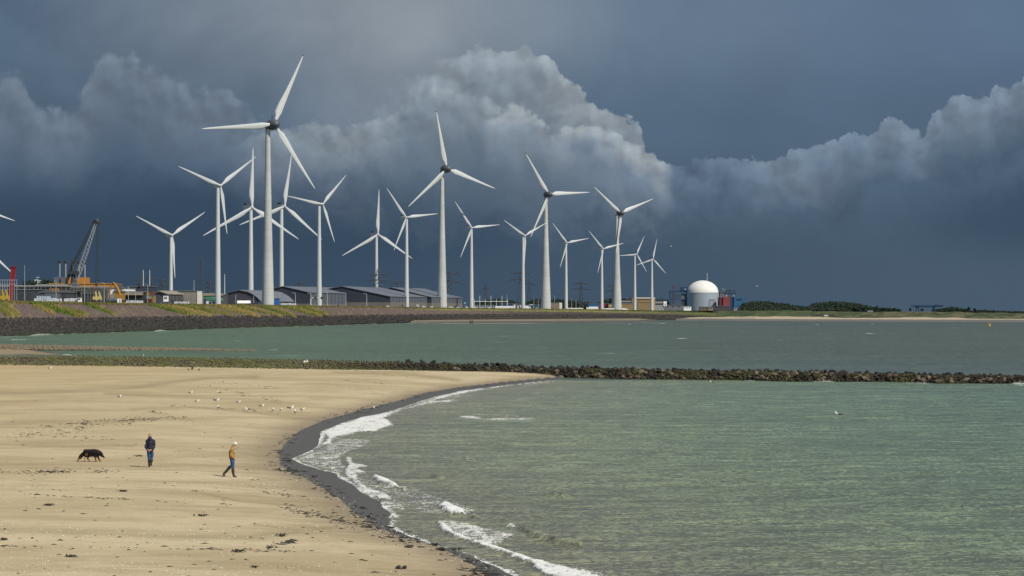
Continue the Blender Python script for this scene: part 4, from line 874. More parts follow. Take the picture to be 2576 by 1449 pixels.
hall(388, 402, 421, 740, 734.5, 741, 1240, 22, 'small grey gabled shed left of the plain concrete block', .6, wallm=mat('shed_wall', C(.07, .07, .075)), sidem=mat('shed_wall', C(.07, .07, .075)), roofm=brownr)

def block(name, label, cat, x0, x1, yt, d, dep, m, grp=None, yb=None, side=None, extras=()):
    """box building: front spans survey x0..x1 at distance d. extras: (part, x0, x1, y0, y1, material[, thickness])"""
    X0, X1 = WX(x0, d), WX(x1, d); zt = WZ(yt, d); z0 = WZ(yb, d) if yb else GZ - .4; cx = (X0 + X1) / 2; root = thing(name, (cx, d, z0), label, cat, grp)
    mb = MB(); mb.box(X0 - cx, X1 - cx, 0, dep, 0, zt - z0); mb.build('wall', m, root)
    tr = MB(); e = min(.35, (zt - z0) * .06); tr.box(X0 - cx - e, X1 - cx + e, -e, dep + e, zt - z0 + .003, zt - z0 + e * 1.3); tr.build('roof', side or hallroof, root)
    for ex in extras:
        nm, a, b, c_, dd, mm = ex[:6]; th = ex[6] if len(ex) > 6 else .3; q = MB(); q.box(WX(a, d) - cx, WX(b, d) - cx, -th, -.004, WZ(dd, d) - z0, WZ(c_, d) - z0); q.build(nm, mm, root)
    return root
EXT = MB
block('concrete_building', 'plain windowless concrete block with a pale right end', 'building', 420, 496, 733, 1270, 26, concw, extras=[('panel_joint', 420 + k * 15.2, 420.5 + k * 15.2, 733, 765, mat('joint', C(.16, .15, .14)), .05) for k in range(1, 5)] + [('end_wall', 496, 508.5, 733, 765, mat('pale_concrete', C(.62, .60, .52)), .4)])
block('brown_shed', 'low brown-roofed shed running behind the green arched shed', 'shed', 508, 562, 742.5, 1380, 20, mat('shed_wall', C(.07, .07, .075)), extras=[('roof_slope', 508, 562, 737.5, 744, brownr, .5)])
root = thing('arched_shed', (WX(524, 1345), 1345, WZ(768, 1345)), 'green arched shed beside the plain concrete block', 'shed'); mb = MB(); mp = 1345 / F
mb.prism([(math.cos(a) * 17 * mp, 0, (12 + 10 * math.sin(a)) * mp) for a in np.linspace(0, math.pi, 13)] , 0, (3, 14, 0)); mb.build('roof', green, root); mb = MB(); mb.box(-17 * mp, 17 * mp, 1, 12, 0, 12 * mp); mb.build('wall', bluedk, root)
block('site_container', 'white site container at the foot of a white turbine', 'container', 516.5, 545.5, 757, 1325, 5, paintw, yb=767, extras=[('door', 526, 530, 760, 767, hallside, .1), ('window', 535, 540, 760, 763, glass, .1)])
block('storage_container', 'dark blue container between the concrete block and white container', 'container', 508.5, 516, 752, 1320, 5, bluedk, yb=767, extras=[('door', 510, 514, 755, 767, dark, .1)])
block('site_container', 'bright blue container at the right foot of the thickest tower', 'container', 690, 701, 751.5, 1450, 6, mat('bright_blue', C(.01, .10, .35)), yb=768, extras=[('door', 692, 699, 753, 767, mat('bright_blue', C(.01, .10, .35)), .15)])
block('timber_stack', 'tan stack of timber beside the blue container', 'timber stack', 702, 721, 751, 1530, 8, tan, yb=759, extras=[('plank', 703, 720, 753 + k, 753.4 + k, brown, .2) for k in (0, 2, 4)])
block('site_cabin', 'white cabin with dark windows against the small gabled shed', 'cabin', 411, 420.5, 743.5, 1205, 5, paintw, yb=759, extras=[('window', 413.5, 416.5, 747, 752, glass, .1), ('window', 417.5, 420, 747, 752, glass, .1)])
for (x0, x1, y0, y1, m, lab) in [(359, 374, 735, 744, 'ocher', 'ochre container on top of the stack by the curved lamp'), (374, 386, 735, 744, 'rust', 'rust brown container on top of the right stack'), (359, 381, 744, 752, 'pale_green', 'pale green container in the middle of the stack'), (359, 382, 752, 761, 'maroon', 'maroon container at the bottom of the stack'), (382, 389, 744, 761, 'ocher', 'ochre container standing on the right of the maroon one')]:
    cm = {'ocher': C(.28, .17, .03), 'rust': C(.16, .05, .03), 'pale_green': C(.22, .28, .25), 'maroon': C(.12, .015, .02)}[m]; d = 1150 + (3 if m == 'rust' else 0)
    block('shipping_container', lab, 'container', x0, x1, y0, d, 2.6, mat(m + '_steel', cm, .6), 'stacked shipping containers', yb=y1 - .05, extras=[('corrugation', x0 + k, x0 + k + .5, y0 + .8, y1 - .8, mat(m + '_steel', cm, .6), .12) for k in range(2, int(x1 - x0), 3)])
block('storage_shed', 'long low shed with a tan roof over a dark open front', 'shed', 305, 360, 735, 1140, 14, mat('black_wall', C(.02, .02, .025)), extras=[('roof_slope', 305, 360, 735, 742.5, brownr, 1.2)])
block('dark_hall', 'flat dark blue-grey hall behind the tan-roofed shed', 'building', 325, 376, 721, 1400, 30, hallwall, extras=[('chimney', 350, 353, 714, 721, dark, 1)])
block('white_hall', 'white flat building right of the orange hall', 'building', 275, 326, 725.5, 1300, 20, paintw, extras=[('roof_unit', 294, 311, 719, 725, hallside, 4), ('panel_joint', 310, 310.6, 726, 733, dark, .05)])
block('brown_cabin', 'ochre-brown cabins behind the digger arm', 'cabin', 286, 308, 734, 1090, 8, mat('ocher_steel', C(.28, .17, .03)), extras=[('panel_joint', 297, 297.6, 735, 760, brown, .05)])
# orange plant with five chimneys
d = 1300; root = block('power_plant', 'long orange plant building with grey boxes and five flared chimneys', 'power plant', 124, 276, 714.5, d, 40, orange, side=orange, extras=[('panel_joint', 150 + k * 22, 150.6 + k * 22, 715, 735, mat('orange_dark', C(.3, .12, .02)), .1) for k in range(6)]); cx = WX(200, d); z0 = GZ - .4
for x0, x1, yt, mm in ((131.5, 145, 696.5, hallside), (149, 160, 697, hallside), (166, 179, 697, orange), (190, 213, 697.5, orange)):
    q = MB(); q.box(WX(x0, d) - cx, WX(x1, d) - cx, 4, 16, WZ(714, d) - z0, WZ(yt, d) - z0); q.build('boiler_box', mm, root)
for x in (141.5, 156.5, 175.8, 190.5, 205):
    q = MB(); mp = d / F; yt = 654.5 + (x - 141) * .05; q.lathe([(1.9 * mp, WZ(697, d) - z0), (1.9 * mp, WZ(yt + 6, d) - z0)], (WX(x, d) - cx, 10, 0), 14); s_ = q.build('chimney', mat('chimney_steel', C(.24, .25, .26)), root)
    q = MB(); q.lathe([(2.2 * mp, WZ(yt + 7, d) - z0), (4.6 * mp, WZ(yt + 3, d) - z0), (5 * mp, WZ(yt, d) - z0)], (WX(x, d) - cx, 10, 0), 14); q.build('chimney_cap', mat('cap_steel', C(.06, .05, .05)), s_)
# harbour crane
def crane():
    d = 1120; mp = d / F; o = Vector((WX(184, d), d, GZ)); root = thing('harbour_crane', o, 'black harbour crane with a long grey lattice boom and hanging ropes', 'crane'); Q = lambda px, py, dy=0: W(px, py, d + dy) - o
    q = MB(); z = lambda y: WZ(y, d) - GZ; q.tube([(0, 0, z(722)), (0, 0, z(690)), (-.2, 0, z(664))], [1.3, .9, .6], 8); q.build('tower', dark, root)
    q = MB(); q.box(-2.2, 2.6, -1.8, 1.8, z(690), z(682)); q.build('cab', dark, root)
    q = MB(); q.prism([Q(174, 722, -2), Q(196, 722, -2), Q(196, 716, -2), Q(190, 711, -2), Q(183, 709, -2), Q(176, 716, -2)], 0, (0, 4, 0)); q.build('machine_house', mat('crane_house', C(.10, .11, .12)), root)
    q = MB(); q.box(Q(160, 0).x, Q(208, 0).x, -4, 4, z(735), z(722)); q.box(Q(168, 0).x, Q(200, 0).x, -3, 3, 0, z(735)); q.build('chassis', mat('crane_chassis', C(.03, .035, .04)), root)
    a, b = Q(192, 705), Q(243, 557); n = 16; q = MB(); dirv = (b - a).normalized(); nx = Vector((dirv.z, 0, -dirv.x)); ny = Vector((0, 1, 0))
    for i in range(n):
        for s1, s2 in ((-1, -1), (1, -1), (1, 1), (-1, 1)):
            w0 = (1.1 if i > 1 else .7) * (1 - .55 * max(0, (i / n - .5)) * 2) ; w1 = (1.1 if i > 0 else .7) * (1 - .55 * max(0, ((i + 1) / n - .5)) * 2)
            p0 = a.lerp(b, i / n) + nx * s1 * w0 * .8 + ny * s2 * w0 * .8; p1 = a.lerp(b, (i + 1) / n) + nx * s1 * w1 * .8 + ny * s2 * w1 * .8; p2 = a.lerp(b, (i + 1) / n) - nx * s1 * w1 * .8 + ny * s2 * w1 * .8; q.bar(p0, p1, .09); q.bar(p0, p2, .055)
    q.build('boom', mat('boom_grey', C(.30, .32, .34)), root); q = MB(); q.ell(tuple(b), (1.3, .8, 1.5)); q.build('boom_head', dark, root)
    q = MB()
    for dy in (-.5, .5): q.bar(Q(182, 664) + Vector((0, dy, 0)), b + Vector((-1, dy, .6)), .20); q.bar(Q(183, 670) + Vector((0, dy, 0)), a.lerp(b, .8) + Vector((-.8, dy, .6)), .13)
    q.bar(Q(181, 664), Q(162, 722), .28); q.bar(Q(183, 668), Q(166, 722), .28); q.build('stay_rope', dark, root)
    q = MB(); q.bar(b + Vector((.2, 0, 0)), Q(241, 712), .14); q.bar(b + Vector((1.1, 0, 0)), Q(244.5, 706), .14); q.build('hoist_rope', dark, root)
    q = MB(); q.ell(tuple(Q(242.5, 714)), (.55, .55, 1.6)); q.bar(Q(242.5, 705), Q(249, 705), .3); q.build('hook_block', dark, root)
crane()
d = 960; o = Vector((WX(27, d), d, GZ)); root = thing('mobile_crane', o, 'red telescopic crane boom standing nearly upright by the white railing', 'crane'); Q = lambda px, py: W(px, py, d) - o
q = MB(); q.prism([Q(20, 759), Q(29, 759), Q(34.5, 671), Q(27, 671)], 0, (0, 1.4, 0)); q.build('boom', red, root); q = MB(); q.prism([Q(29.5, 759), Q(32, 740), Q(39, 671), Q(35.5, 671)], 0, (0, 1.2, 0)); q.build('jib', red, root)
q = MB(); q.box(Q(27, 0).x, Q(39.5, 0).x, -.3, 1.7, Q(0, 673).z, Q(0, 669.5).z); q.build('boom_head', mat('red_dark', C(.15, .01, .02)), root); q = MB(); q.box(-1.7, 3.4, -1, 2.6, 0, 2.6); q.build('carrier', yellow, root)
for k in (-.8, .8, 2.4): q = MB(); q.lathe([(.55, 0), (.55, .4)], n=12); q.v = [(x + k, z - 1.3, y + .5) for x, y, z in q.v]; q.build('wheel', dark, root)
# radar mast of a moored ship
d = 1500; o = Vector((WX(95, d), d, GZ)); root = thing('ship_mast', o, 'white ship mast with radar arms above the pipe rack', 'mast'); mp = d / F; q = MB(); q.tube([(0, 0, 0), (0, 0, 75 * mp)], [1.1 * mp, .8 * mp], 8); q.build('pole', white, root); q = MB(); z = lambda y: (776.5 - y) * mp + 0
for y, l, r_ in ((697, -3, 4), (703, -8, 1), (705, -2, 8), (709, -1, 6)): q.bar((l * mp, 0, z(y)), (r_ * mp, 0, z(y) + .3), .3)
q.ell((-7 * mp, 0, z(705)), (1.5 * mp, 1, 1.5 * mp)); q.build('radar_arm', white, root)
# railing, pipe rack
d = 955; mp = d / F; o = Vector((WX(0, d), d, GZ)); root = thing('railing', o, 'white railing and posts left of and behind the red crane boom', 'railing'); 
for k in range(8): q = MB(); q.bar((-4 + k * 6 * mp + 4, 0, 0), (-4 + k * 6 * mp + 4, 0, WZ(704.5, d) - GZ), .07); q.build('post', galv, root)
q = MB(); q.bar((-1, 0, WZ(704.5, d) - GZ), (44 * mp, 0, WZ(704.5, d) - GZ), .08); q.bar((-1, 0, WZ(715, d) - GZ), (44 * mp, 0, WZ(715, d) - GZ), .08); q.build('rail', galv, root)
d = 1060; mp = d / F; o = Vector((WX(0, d), d, WZ(760, d))); root = thing('pipe_rack', o, 'long dark steel pipe rack on many thin posts behind the dike crest', 'pipe rack'); rk = mat('rack_steel', C(.10, .095, .085), .7); z = lambda y: (760 - y) * mp
for i, (x0, x1, y, w) in enumerate(((-60, 180, 718.5, .35), (20, 275, 721.5, .35), (90, 170, 716, .3), (-60, 270, 724, .3), (60, 275, 731, .25), (170, 285, 727, .22))):
    q = MB(); q.box(x0 * mp, x1 * mp, -.3 + (i % 2), .3 + (i % 2), z(y) - w, z(y) + w * .4); q.build('pipe', mat('pipe_grey', C(.26, .26, .25)) if i in (0, 1, 2) else rk, root)
for k, x in enumerate([-50, -38, -20, -5, 8, 17, 26, 35, 46, 61, 66, 75, 85, 96, 103, 115, 128, 136, 142, 155, 166, 176, 184, 192, 205, 212, 221, 228, 236, 243, 250, 256, 263, 269, 276]):
    q = MB(); w = .28 if k % 4 else .5; yt = 719 + (x > 180) * 3 + (x > 245) * 8; q.box(x * mp - w * .5, x * mp + w * .5, -.2, .8, 0, z(yt)); q.build('post', rk, root)
for k, x in enumerate((180, 200, 220, 236, 250, 262)):
    q = MB(); q.bar((x * mp, 0, z(722)), ((x + 12) * mp, 0, z(734)), .12); q.bar(((x + 12) * mp, 0, z(722)), (x * mp, 0, z(734)), .12); q.build('brace', rk, root)
block('pump_house', 'dark low shed behind the pipe rack under the crane', 'shed', 100, 172, 736, 1010, 14, mat('dark_shed', C(.04, .045, .055)), extras=[('panel', 113, 152, 738, 752, hallside, .1), ('door', 157, 166, 740, 757, dark, .1)])
block('pump_house', 'black shed with a shallow gable behind the right end of the pipe rack', 'shed', 205, 232, 739, 1085, 14, mat('black_wall', C(.02, .02, .025)), extras=[('door', 211, 226, 742, 757, dark, .1)])
block('warehouse', 'dark low warehouse behind the left end of the pipe rack', 'warehouse', -60, 98, 730, 1050, 25, mat('dark_shed', C(.04, .045, .055)), extras=[('door', 10 + k * 20, 18 + k * 20, 738, 757, dark, .1) for k in range(4)])
block('harbour_block', 'dark wide block under the crane chassis', 'building', 150, 250, 726, 1180, 25, mat('dark_shed', C(.04, .045, .055)), extras=[('window', 155 + k * 9, 161 + k * 9, 728, 731, hallside, .1) for k in range(6)])
# digger arm
d = 1085; mp = d / F; o = Vector((WX(303, d), d, WZ(760, d))); root = thing('material_handler', o, 'ochre digger with a tall arched arm beside the dark tank', 'digger'); Q = lambda px, py: W(px, py, d) - o; ym = mat('digger_yellow', C(.30, .15, .02))
q = MB(); q.tube([Q(303, 748), Q(299, 735), Q(294, 723), Q(288.5, 714.5), Q(284, 711)], [.75, .75, .7, .55, .45], 6); q.build('boom', ym, root); q = MB(); q.tube([Q(284.5, 711), Q(281, 718), Q(279, 731)], [.5, .4, .3], 6); q.build('stick', ym, root)
q = MB(); q.box(-1.6, 1.8, -1.3, 1.3, .9, 3.2); q.build('cab', ym, root); q = MB(); q.box(-2.4, 2.4, -1.6, 1.6, 0, .9); q.build('track', dark, root)
# ribbed tank
d = 1078; mp = d / F; o = Vector((WX(278, d), d, WZ(761.5, d))); root = thing('storage_tank', o, 'large dark ribbed tank lying on its side', 'tank'); q = MB(); n = 20; r = 6.3 * mp; L = 31 * mp
q.loft([[(x, math.cos(2 * math.pi * j / n) * r * k + 3, r + math.sin(2 * math.pi * j / n) * r * k) for j in range(n)] for x, k in ((-L / 2 - .3, .4), (-L / 2, .85), (-L / 2 + .6, 1), (L / 2 - .5, 1), (L / 2, .9))]); q.build('shell', mat('tank_dark', C(.05, .06, .07), .35), root, True)
for k in range(9): q = MB(); x = -L / 2 + .8 + k * (L - 1.4) / 8; q.loft([[(xx, math.cos(2 * math.pi * j / n) * r * 1.04 + 3, r + math.sin(2 * math.pi * j / n) * r * 1.04) for j in range(n)] for xx in (x, x + .15)]); q.build('rib', mat('tank_rib', C(.20, .22, .25), .4), root)
# bag rows
def bags(x0, x1, y0, y1, d, n, lab, grp, jit=.2):
    for i in range(n):
        w = (x1 - x0) / n; xa = x0 + w * i; h = (y1 - y0) * d / F * rng.uniform(.85, 1.05); ww = w * d / F * .48; q = MB(); q.loft([[(ww * k * a, ww * k * b, z) for a, b in ((-1, -.8), (-.8, -1), (.8, -1), (1, -.8), (1, .8), (.8, 1), (-.8, 1), (-1, .8))] for k, z in ((.9, 0), (1, h * .25), (1, h * .8), (.8, h), (.2, h * 1.05))]); o = q.build('bulk_bag', bag, None, False, (WX(xa + w / 2, d), d + rng.normal(0, jit), WZ(y1, d))); tag(o, lab, 'bulk bag', grp)
bags(86, 196, 750.5, 758.5, 1010, 22, 'white bulk bag in the long row under the pipe rack', 'white bags under the pipe rack')
bags(300, 360, 756, 763, 1122, 15, 'white bulk bag in the row in front of the tan-roofed shed', 'white bags by the tan-roofed shed')
bags(438, 476, 759, 766, 1228, 10, 'white bulk bag in the row in front of the concrete block', 'white bags by the concrete block')
bags(706, 745, 763, 768.5, 1470, 10, 'grey crate in the row right of the blue container', 'grey crates by the blue container')
block('site_cabin', 'pale blue-white tarpaulin-covered crates left of the white bags', 'crates', 92, 122, 744, 980, 5, mat('pale_blue', C(.42, .48, .55)), yb=759, extras=[('panel_joint', 92 + 6 * k, 92.6 + 6 * k, 745, 758, hallside, .05) for k in range(1, 5)])
block('site_cabin', 'white cabin at the right end of the ribbed tank', 'cabin', 295, 303, 750, 1080, 3, paintw, yb=762, extras=[('door', 301, 302.5, 752, 761, dark, .1)])
block('site_cabin', 'small white cabin with a flat roof among the white bags', 'cabin', 196, 203, 749, 1008, 3, paintw, yb=760, extras=[('window', 197, 202, 751, 754, glass, .1)])
# yellow machines
for (px, d, lab) in ((12, 930, 'yellow tipping machine at the left edge beside the red crane'), (246, 1045, 'pale yellow machine left of the ribbed tank')):
    o = Vector((WX(px, d), d, WZ(760, d))); root = thing('loader', o, lab, 'loader'); q = MB(); ym2 = yellow if px < 100 else mat('pale_yellow', C(.5, .40, .15)); q.box(-2, 1.6, -1, 1, .8, 2.4); q.build('body', ym2, root)
    for k in (-.9, .6): q = MB(); q.prism([(k, -.4, 2.4), (k + .7, -.4, 2.4), (k + .2, -.4, 4.6), (k - .3, -.4, 4.6)], 0, (0, .8, 0)); q.build('arm', ym2, root)
    for k in (-1.3, .9): q = MB(); q.lathe([(.6, 0), (.6, .4)], n=12); q.v = [(x + k, z - 1.2, y + .6) for x, y, z in q.v]; q.build('wheel', dark, root)
# arched white tank on an orange base
d = 1385; mp = d / F; o = Vector((WX(615, d), d, WZ(768, d))); root = thing('covered_trailer', o, 'white arched cover on an orange trailer in front of the curved hall', 'trailer'); q = MB(); q.loft([[(x * mp, math.cos(a) * 3, (5 + 7 * math.sin(a)) * mp) for a in np.linspace(0, math.pi, 9)] for x in (-17, 15)]); q.build('cover', paintw, root, False); q = MB(); q.box(-17 * mp, 10 * mp, -3.1, 3, .5, 4.5 * mp); q.build('body', orange, root)
for k in (-14, -8, 4, 10): q = MB(); q.lathe([(.55, 0), (.55, .4)], n=12); q.v = [(x + k * mp, z - 3.3, y + .5) for x, y, z in q.v]; q.build('wheel', dark, root)
block('substation_box', 'small dark ridge-roofed hut leaning on the thickest tower', 'hut', 648, 655, 760, 1398, 3, dark, yb=768, extras=[('door', 650, 653, 762, 767, hallside, .1)])

# vehicles
def vehicle(px, yb, d, w, h, kind, m, label, grp='vehicles parked behind the dike crest'):
    mp = d / F; o = Vector((WX(px, d), d, WZ(yb, d))); nm = {'car': 'parked_car', 'van': 'parked_van', 'trailer': 'trailer'}[kind]; root = thing(nm, o, label, {'car': 'car', 'van': 'van', 'trailer': 'trailer'}[kind], grp); L, Hh = w * mp, h * mp; q = MB()
    if kind == 'car': pts = [(-L / 2, .25), (-L / 2, .55 * Hh), (-L * .33, .62 * Hh), (-L * .20, Hh), (L * .16, Hh), (L * .30, .62 * Hh), (L / 2, .5 * Hh), (L / 2, .25)]
    elif kind == 'van': pts = [(-L / 2, .3), (-L / 2, Hh * .97), (-L * .45, Hh), (L * .25, Hh), (L * .38, .6 * Hh), (L / 2, .5 * Hh), (L / 2, .3)]
    else: pts = [(-L / 2, .5), (-L / 2, Hh), (L / 2, Hh), (L / 2, .5)]
    q.prism([(x, -L * .2 if kind != 'trailer' else -1.2, z) for x, z in pts], 0, (0, L * .4 if kind != 'trailer' else 2.4, 0)); q.build('body', m, root); y = -L * .2 if kind != 'trailer' else -1.2
    q = MB(); 
    if kind == 'car': q.box(-L * .18, L * .18, y - .03, y - .003, .66 * Hh, .92 * Hh)
    elif kind == 'van': q.box(L * .10, L * .28, y - .03, y - .003, .62 * Hh, .88 * Hh)
    else: q.box(-L * .48, L * .48, y - .03, y - .003, .48 * Hh, .52 * Hh)
    q.build('window' if kind != 'trailer' else 'stripe', glass, root)
    for k in (-.32, .32): q = MB(); q.lathe([(.14 * Hh + .15, 0), (.14 * Hh + .15, .25)], n=10); q.v = [(x + k * L, z + y - .1, yy + .14 * Hh + .1) for x, yy, z in q.v]; q.build('wheel', dark, root)
silver = mat('silver_paint', C(.45, .47, .5), .3); WP = paintw
for px, w, h, kd, m, lab in ((1052, 8, 7, 'van', silver, 'grey box van beside a white turbine in front of the long hall'), (1066, 9, 4, 'car', WP, 'white car right of the grey box van'), (1086, 8.5, 4, 'car', WP, 'white car left of the thick tower at the hall end'), (976, 9, 4, 'car', WP, 'white car near the foot of the big lattice pylon'), (1134, 11, 4, 'car', WP, 'white car between the thick tower and its right-hand pylon'), (1153, 10, 4, 'car', silver, 'pale car left of the blue sign'), (1175, 7, 4, 'car', WP, 'white car under the blue sign'), (1195, 9, 4, 'car', WP, 'white car right of the turbine by the blue sign'), (1212, 9, 3.6, 'car', silver, 'silver car parked in the gap under the far pylon'), (1231, 7, 3.4, 'car', WP, 'white car left of the long white trailer'), (1269, 46, 5.5, 'trailer', WP, 'long white trailer left of a white turbine'), (1328, 15, 7, 'van', WP, 'white lorry between a white turbine and a thick tower'), (1350, 6, 3, 'car', silver, 'silver car left of the thick tower by the tan box'), (1447, 40, 2.6, 'trailer', WP, 'low white trailer right of the tan box building'), (1490, 30, 4.5, 'trailer', WP, 'white trailer in front of the low blue building'), (1532, 26, 3.2, 'trailer', WP, 'low white trailer left of the shortest thick tower'), (1572, 18, 4, 'van', WP, 'white vehicle right of the shortest thick tower')):
    dd_ = dkat(px)[3] + 22; ycr = dkat(px)[2]; vehicle(px, ycr + 1.0, dd_, w, h + 1.2, kd, m, lab)
vehicle(406, 763, 1150, 10, 4.5, 'car', mat('car_blue', C(.03, .15, .4), .3), 'blue and white car in front of the small gabled shed')

# right of the halls: low buildings, gantry
block('office_block', 'small dark blue low building behind the long white trailer', 'building', 1255, 1289, 764, 2900, 20, bluedk, extras=[('window', 1258 + 6 * k, 1261 + 6 * k, 767, 770, hallside, .2) for k in range(5)])
block('office_block', 'grey low building between the blue one and a white turbine', 'building', 1289, 1313, 764, 2860, 20, mat('grey_block', C(.12, .13, .15)), extras=[('door', 1293 + 8 * k, 1296 + 8 * k, 767, 776, paintw, .2) for k in range(3)])
block('office_block', 'dark teal low building right of the white lorry', 'building', 1325, 1366, 766, 2900, 20, mat('teal_wall', C(.02, .06, .09)), extras=[('window', 1332, 1341, 765, 767.5, paintw, .2)])
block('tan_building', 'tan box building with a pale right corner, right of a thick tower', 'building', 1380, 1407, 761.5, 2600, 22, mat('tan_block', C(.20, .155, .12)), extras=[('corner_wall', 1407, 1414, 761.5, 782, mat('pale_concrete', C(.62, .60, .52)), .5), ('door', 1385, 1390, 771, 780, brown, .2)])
block('switch_hall', 'low dark shed behind the row of parked cars', 'shed', 1194, 1250, 768, 2850, 18, mat('grey_block', C(.12, .13, .15)), extras=[('post', 1196 + 5 * k, 1197 + 5 * k, 768, 777, galv, .3) for k in range(10)])
d = 2800; mp = d / F; o = Vector((WX(1236, d), d, GZ)); root = thing('switchyard_gantry', o, 'thin white gantry beam on poles over the parked cars', 'gantry'); q = MB(); q.box(-43 * mp, 42 * mp, -.4, .4, WZ(758.8, d) - GZ, WZ(757.6, d) - GZ); q.build('beam', paintw, root)
for k in range(7): q = MB(); x = (-43 + k * 14) * mp; q.box(x - .35, x + .35, -.3, .3, 0, WZ(752 - 8 * (k % 2), d) - GZ); q.build('post', galv, root)
for px in (1343, 1395, 1438, 1449, 1354, 1275): pole(px, 742 + (px % 5) * 3, None, 2850, .9, 'thin pole standing in front of the dark tree line', 'pole', galv, 'pole', grp='thin poles before the tree line')
d = 2240; o = Vector((WX(1170.5, d), d, GZ)); root = thing('sign_board', o, 'blue sign board on a pole at the end of the halls', 'sign'); q = MB(); q.box(-1.6, 1.6, -.15, .15, WZ(766, d) - GZ, WZ(759.5, d) - GZ); q.build('panel', mat('sign_blue', C(.02, .08, .22)), root); q = MB(); q.box(-1.1, .7, -.19, -.155, WZ(763, d) - GZ, WZ(761.5, d) - GZ); q.build('marking', paintw, root); q = MB(); q.box(-.15, .15, .16, .4, 0, WZ(761, d) - GZ); q.build('post', galv, root)
block('blue_building', 'low bright blue building left of a white turbine', 'building', 1480, 1506, 764, 2850, 25, bluew, extras=[('window', 1482, 1504, 771.5, 774, paintw, .2)])
block('red_building', 'low dark red building behind a white turbine', 'building', 1506, 1531, 764, 2880, 25, redw, extras=[('door', 1512, 1516, 768, 778, dark, .2)])
block('brown_building', 'low brown building left of the shortest thick tower', 'building', 1530, 1556, 764.5, 2860, 25, tan, extras=[('window', 1534, 1537, 768, 770, paintw, .2)])
block('brown_building', 'long low ochre building left of the flat tan one', 'building', 1560, 1592, 764, 2860, 25, tan, extras=[('roof_band', 1560, 1587, 756.5, 763.5, mat('grey_block2', C(.25, .26, .27)), .5), ('window', 1560, 1587, 759.5, 762, dark, .7)])
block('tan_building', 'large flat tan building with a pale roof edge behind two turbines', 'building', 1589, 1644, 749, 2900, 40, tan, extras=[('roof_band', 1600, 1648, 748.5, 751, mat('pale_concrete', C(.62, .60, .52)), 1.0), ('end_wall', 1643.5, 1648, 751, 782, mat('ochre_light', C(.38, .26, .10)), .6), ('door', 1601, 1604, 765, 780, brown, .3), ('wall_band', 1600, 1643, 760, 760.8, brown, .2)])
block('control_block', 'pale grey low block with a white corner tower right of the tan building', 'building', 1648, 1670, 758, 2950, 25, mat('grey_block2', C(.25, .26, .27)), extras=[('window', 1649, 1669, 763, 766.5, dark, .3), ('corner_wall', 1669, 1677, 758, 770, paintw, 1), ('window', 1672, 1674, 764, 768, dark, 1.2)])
# ------------------------------------------------------------------ reactor
d = 3150; mp = d / F; o = Vector((WX(1770.5, d), d + 18, GZ)); root = thing('reactor_building', o, 'white domed reactor building with a grey drum below', 'reactor'); z = lambda y: WZ(y, d) - GZ
q = MB(); q.lathe([(40.6 * mp, -.5), (40.6 * mp, z(736))], n=64); q.build('drum', cylg, root, True); q = MB(); q.lathe([(39.6 * mp * math.cos(a), z(736) + .01 + (z(705) - z(736)) * math.sin(a)) for a in np.linspace(0, 1.55, 16)], n=64); q.build('dome', domew, root, True)
q = MB(); q.lathe([(40.9 * mp, z(737)), (40.9 * mp, z(736.2))], n=64); q.build('dome_ring', mat('ring_grey', C(.2, .23, .26)), root)
q = MB(); q.box(13.5 * mp, 26.5 * mp, -40 * mp, -30 * mp, z(782), z(753)); h_ = q.build('annex', mat('annex_grey', C(.30, .34, .39)), root); q = MB(); q.box(14.5 * mp, 26.0 * mp, -40 * mp - .3, -40 * mp - .01, z(754.2), z(753.2)); q.build('ledge', dark, h_)
d = 3190; o = Vector((WX(1778.8, d), d, GZ)); tag(MB().lathe([(1.0 * mp, 0), (.85 * mp, WZ(687, d) - GZ)], n=12).build('vent_stack', mat('stack_pale', C(.38, .41, .44)), None, True, o), 'slim pale ventilation stack rising behind the dome', 'chimney')
d = 3090; mp = d / F; o = Vector((WX(1708, d), d, GZ)); root = thing('portal_frame', o, 'dark blue steel portal frame with a cabin on top, left of the dome', 'gantry'); z = lambda y: WZ(y, d) - GZ; x = lambda px: (px - 1708) * mp
for nm, a, b, y0, y1, t0, t1 in (('beam', 1683.5, 1728, 731, 735.5, -2, 4), ('cabin', 1711, 1730, 722, 730.5, -3, 5), ('leg', 1683.5, 1686.2, 735.6, 782, -2, 0), ('leg', 1690, 1693, 735.6, 782, -2.2, 0), ('column', 1728, 1733.5, 729, 782, -3, 5), ('cross_beam', 1683.5, 1728, 752.5, 754, -1, 0), ('beam', 1719, 1728, 735.6, 738, -2, 3)):
    q = MB(); q.box(x(a), x(b), t0, t1, z(y1), z(y0)); bo = q.build(nm, bluedk if nm != 'column' else mat('blue_column', C(.012, .065, .14)), root)
q = MB(); q.box(x(1713), x(1727.8), .2, 3.5, z(753), z(739)); q.build('silo', mat('silo_grey', C(.10, .12, .14)), root); q = MB(); q.box(x(1715), x(1727.8), .2, 3.5, z(782), z(754.2)); q.build('lift_shaft', dark, root); q = MB(); q.box(x(1722), x(1725), -3.3, -3.02, z(728.5), z(727)); q.build('window', paintw, root)
q = MB()
for k in range(4): q.bar((x(1694 + k * 5), 1, z(752)), (x(1699 + k * 5), 1, z(741)), .25); q.bar((x(1699 + k * 5), 1, z(752)), (x(1694 + k * 5), 1, z(741)), .2)
q.build('lattice', steel, root)
block('turbine_hall', 'dark red block beside the dome with a brighter front', 'building', 1810.6, 1819, 749, 3120, 30, mat('red_shadow', C(.10, .015, .025)), extras=[('front_wall', 1819, 1836, 746.7, 782, redw, 1.5), ('ledge', 1825, 1835, 752.5, 753.3, mat('red_light', C(.3, .07, .08)), 1.7)])
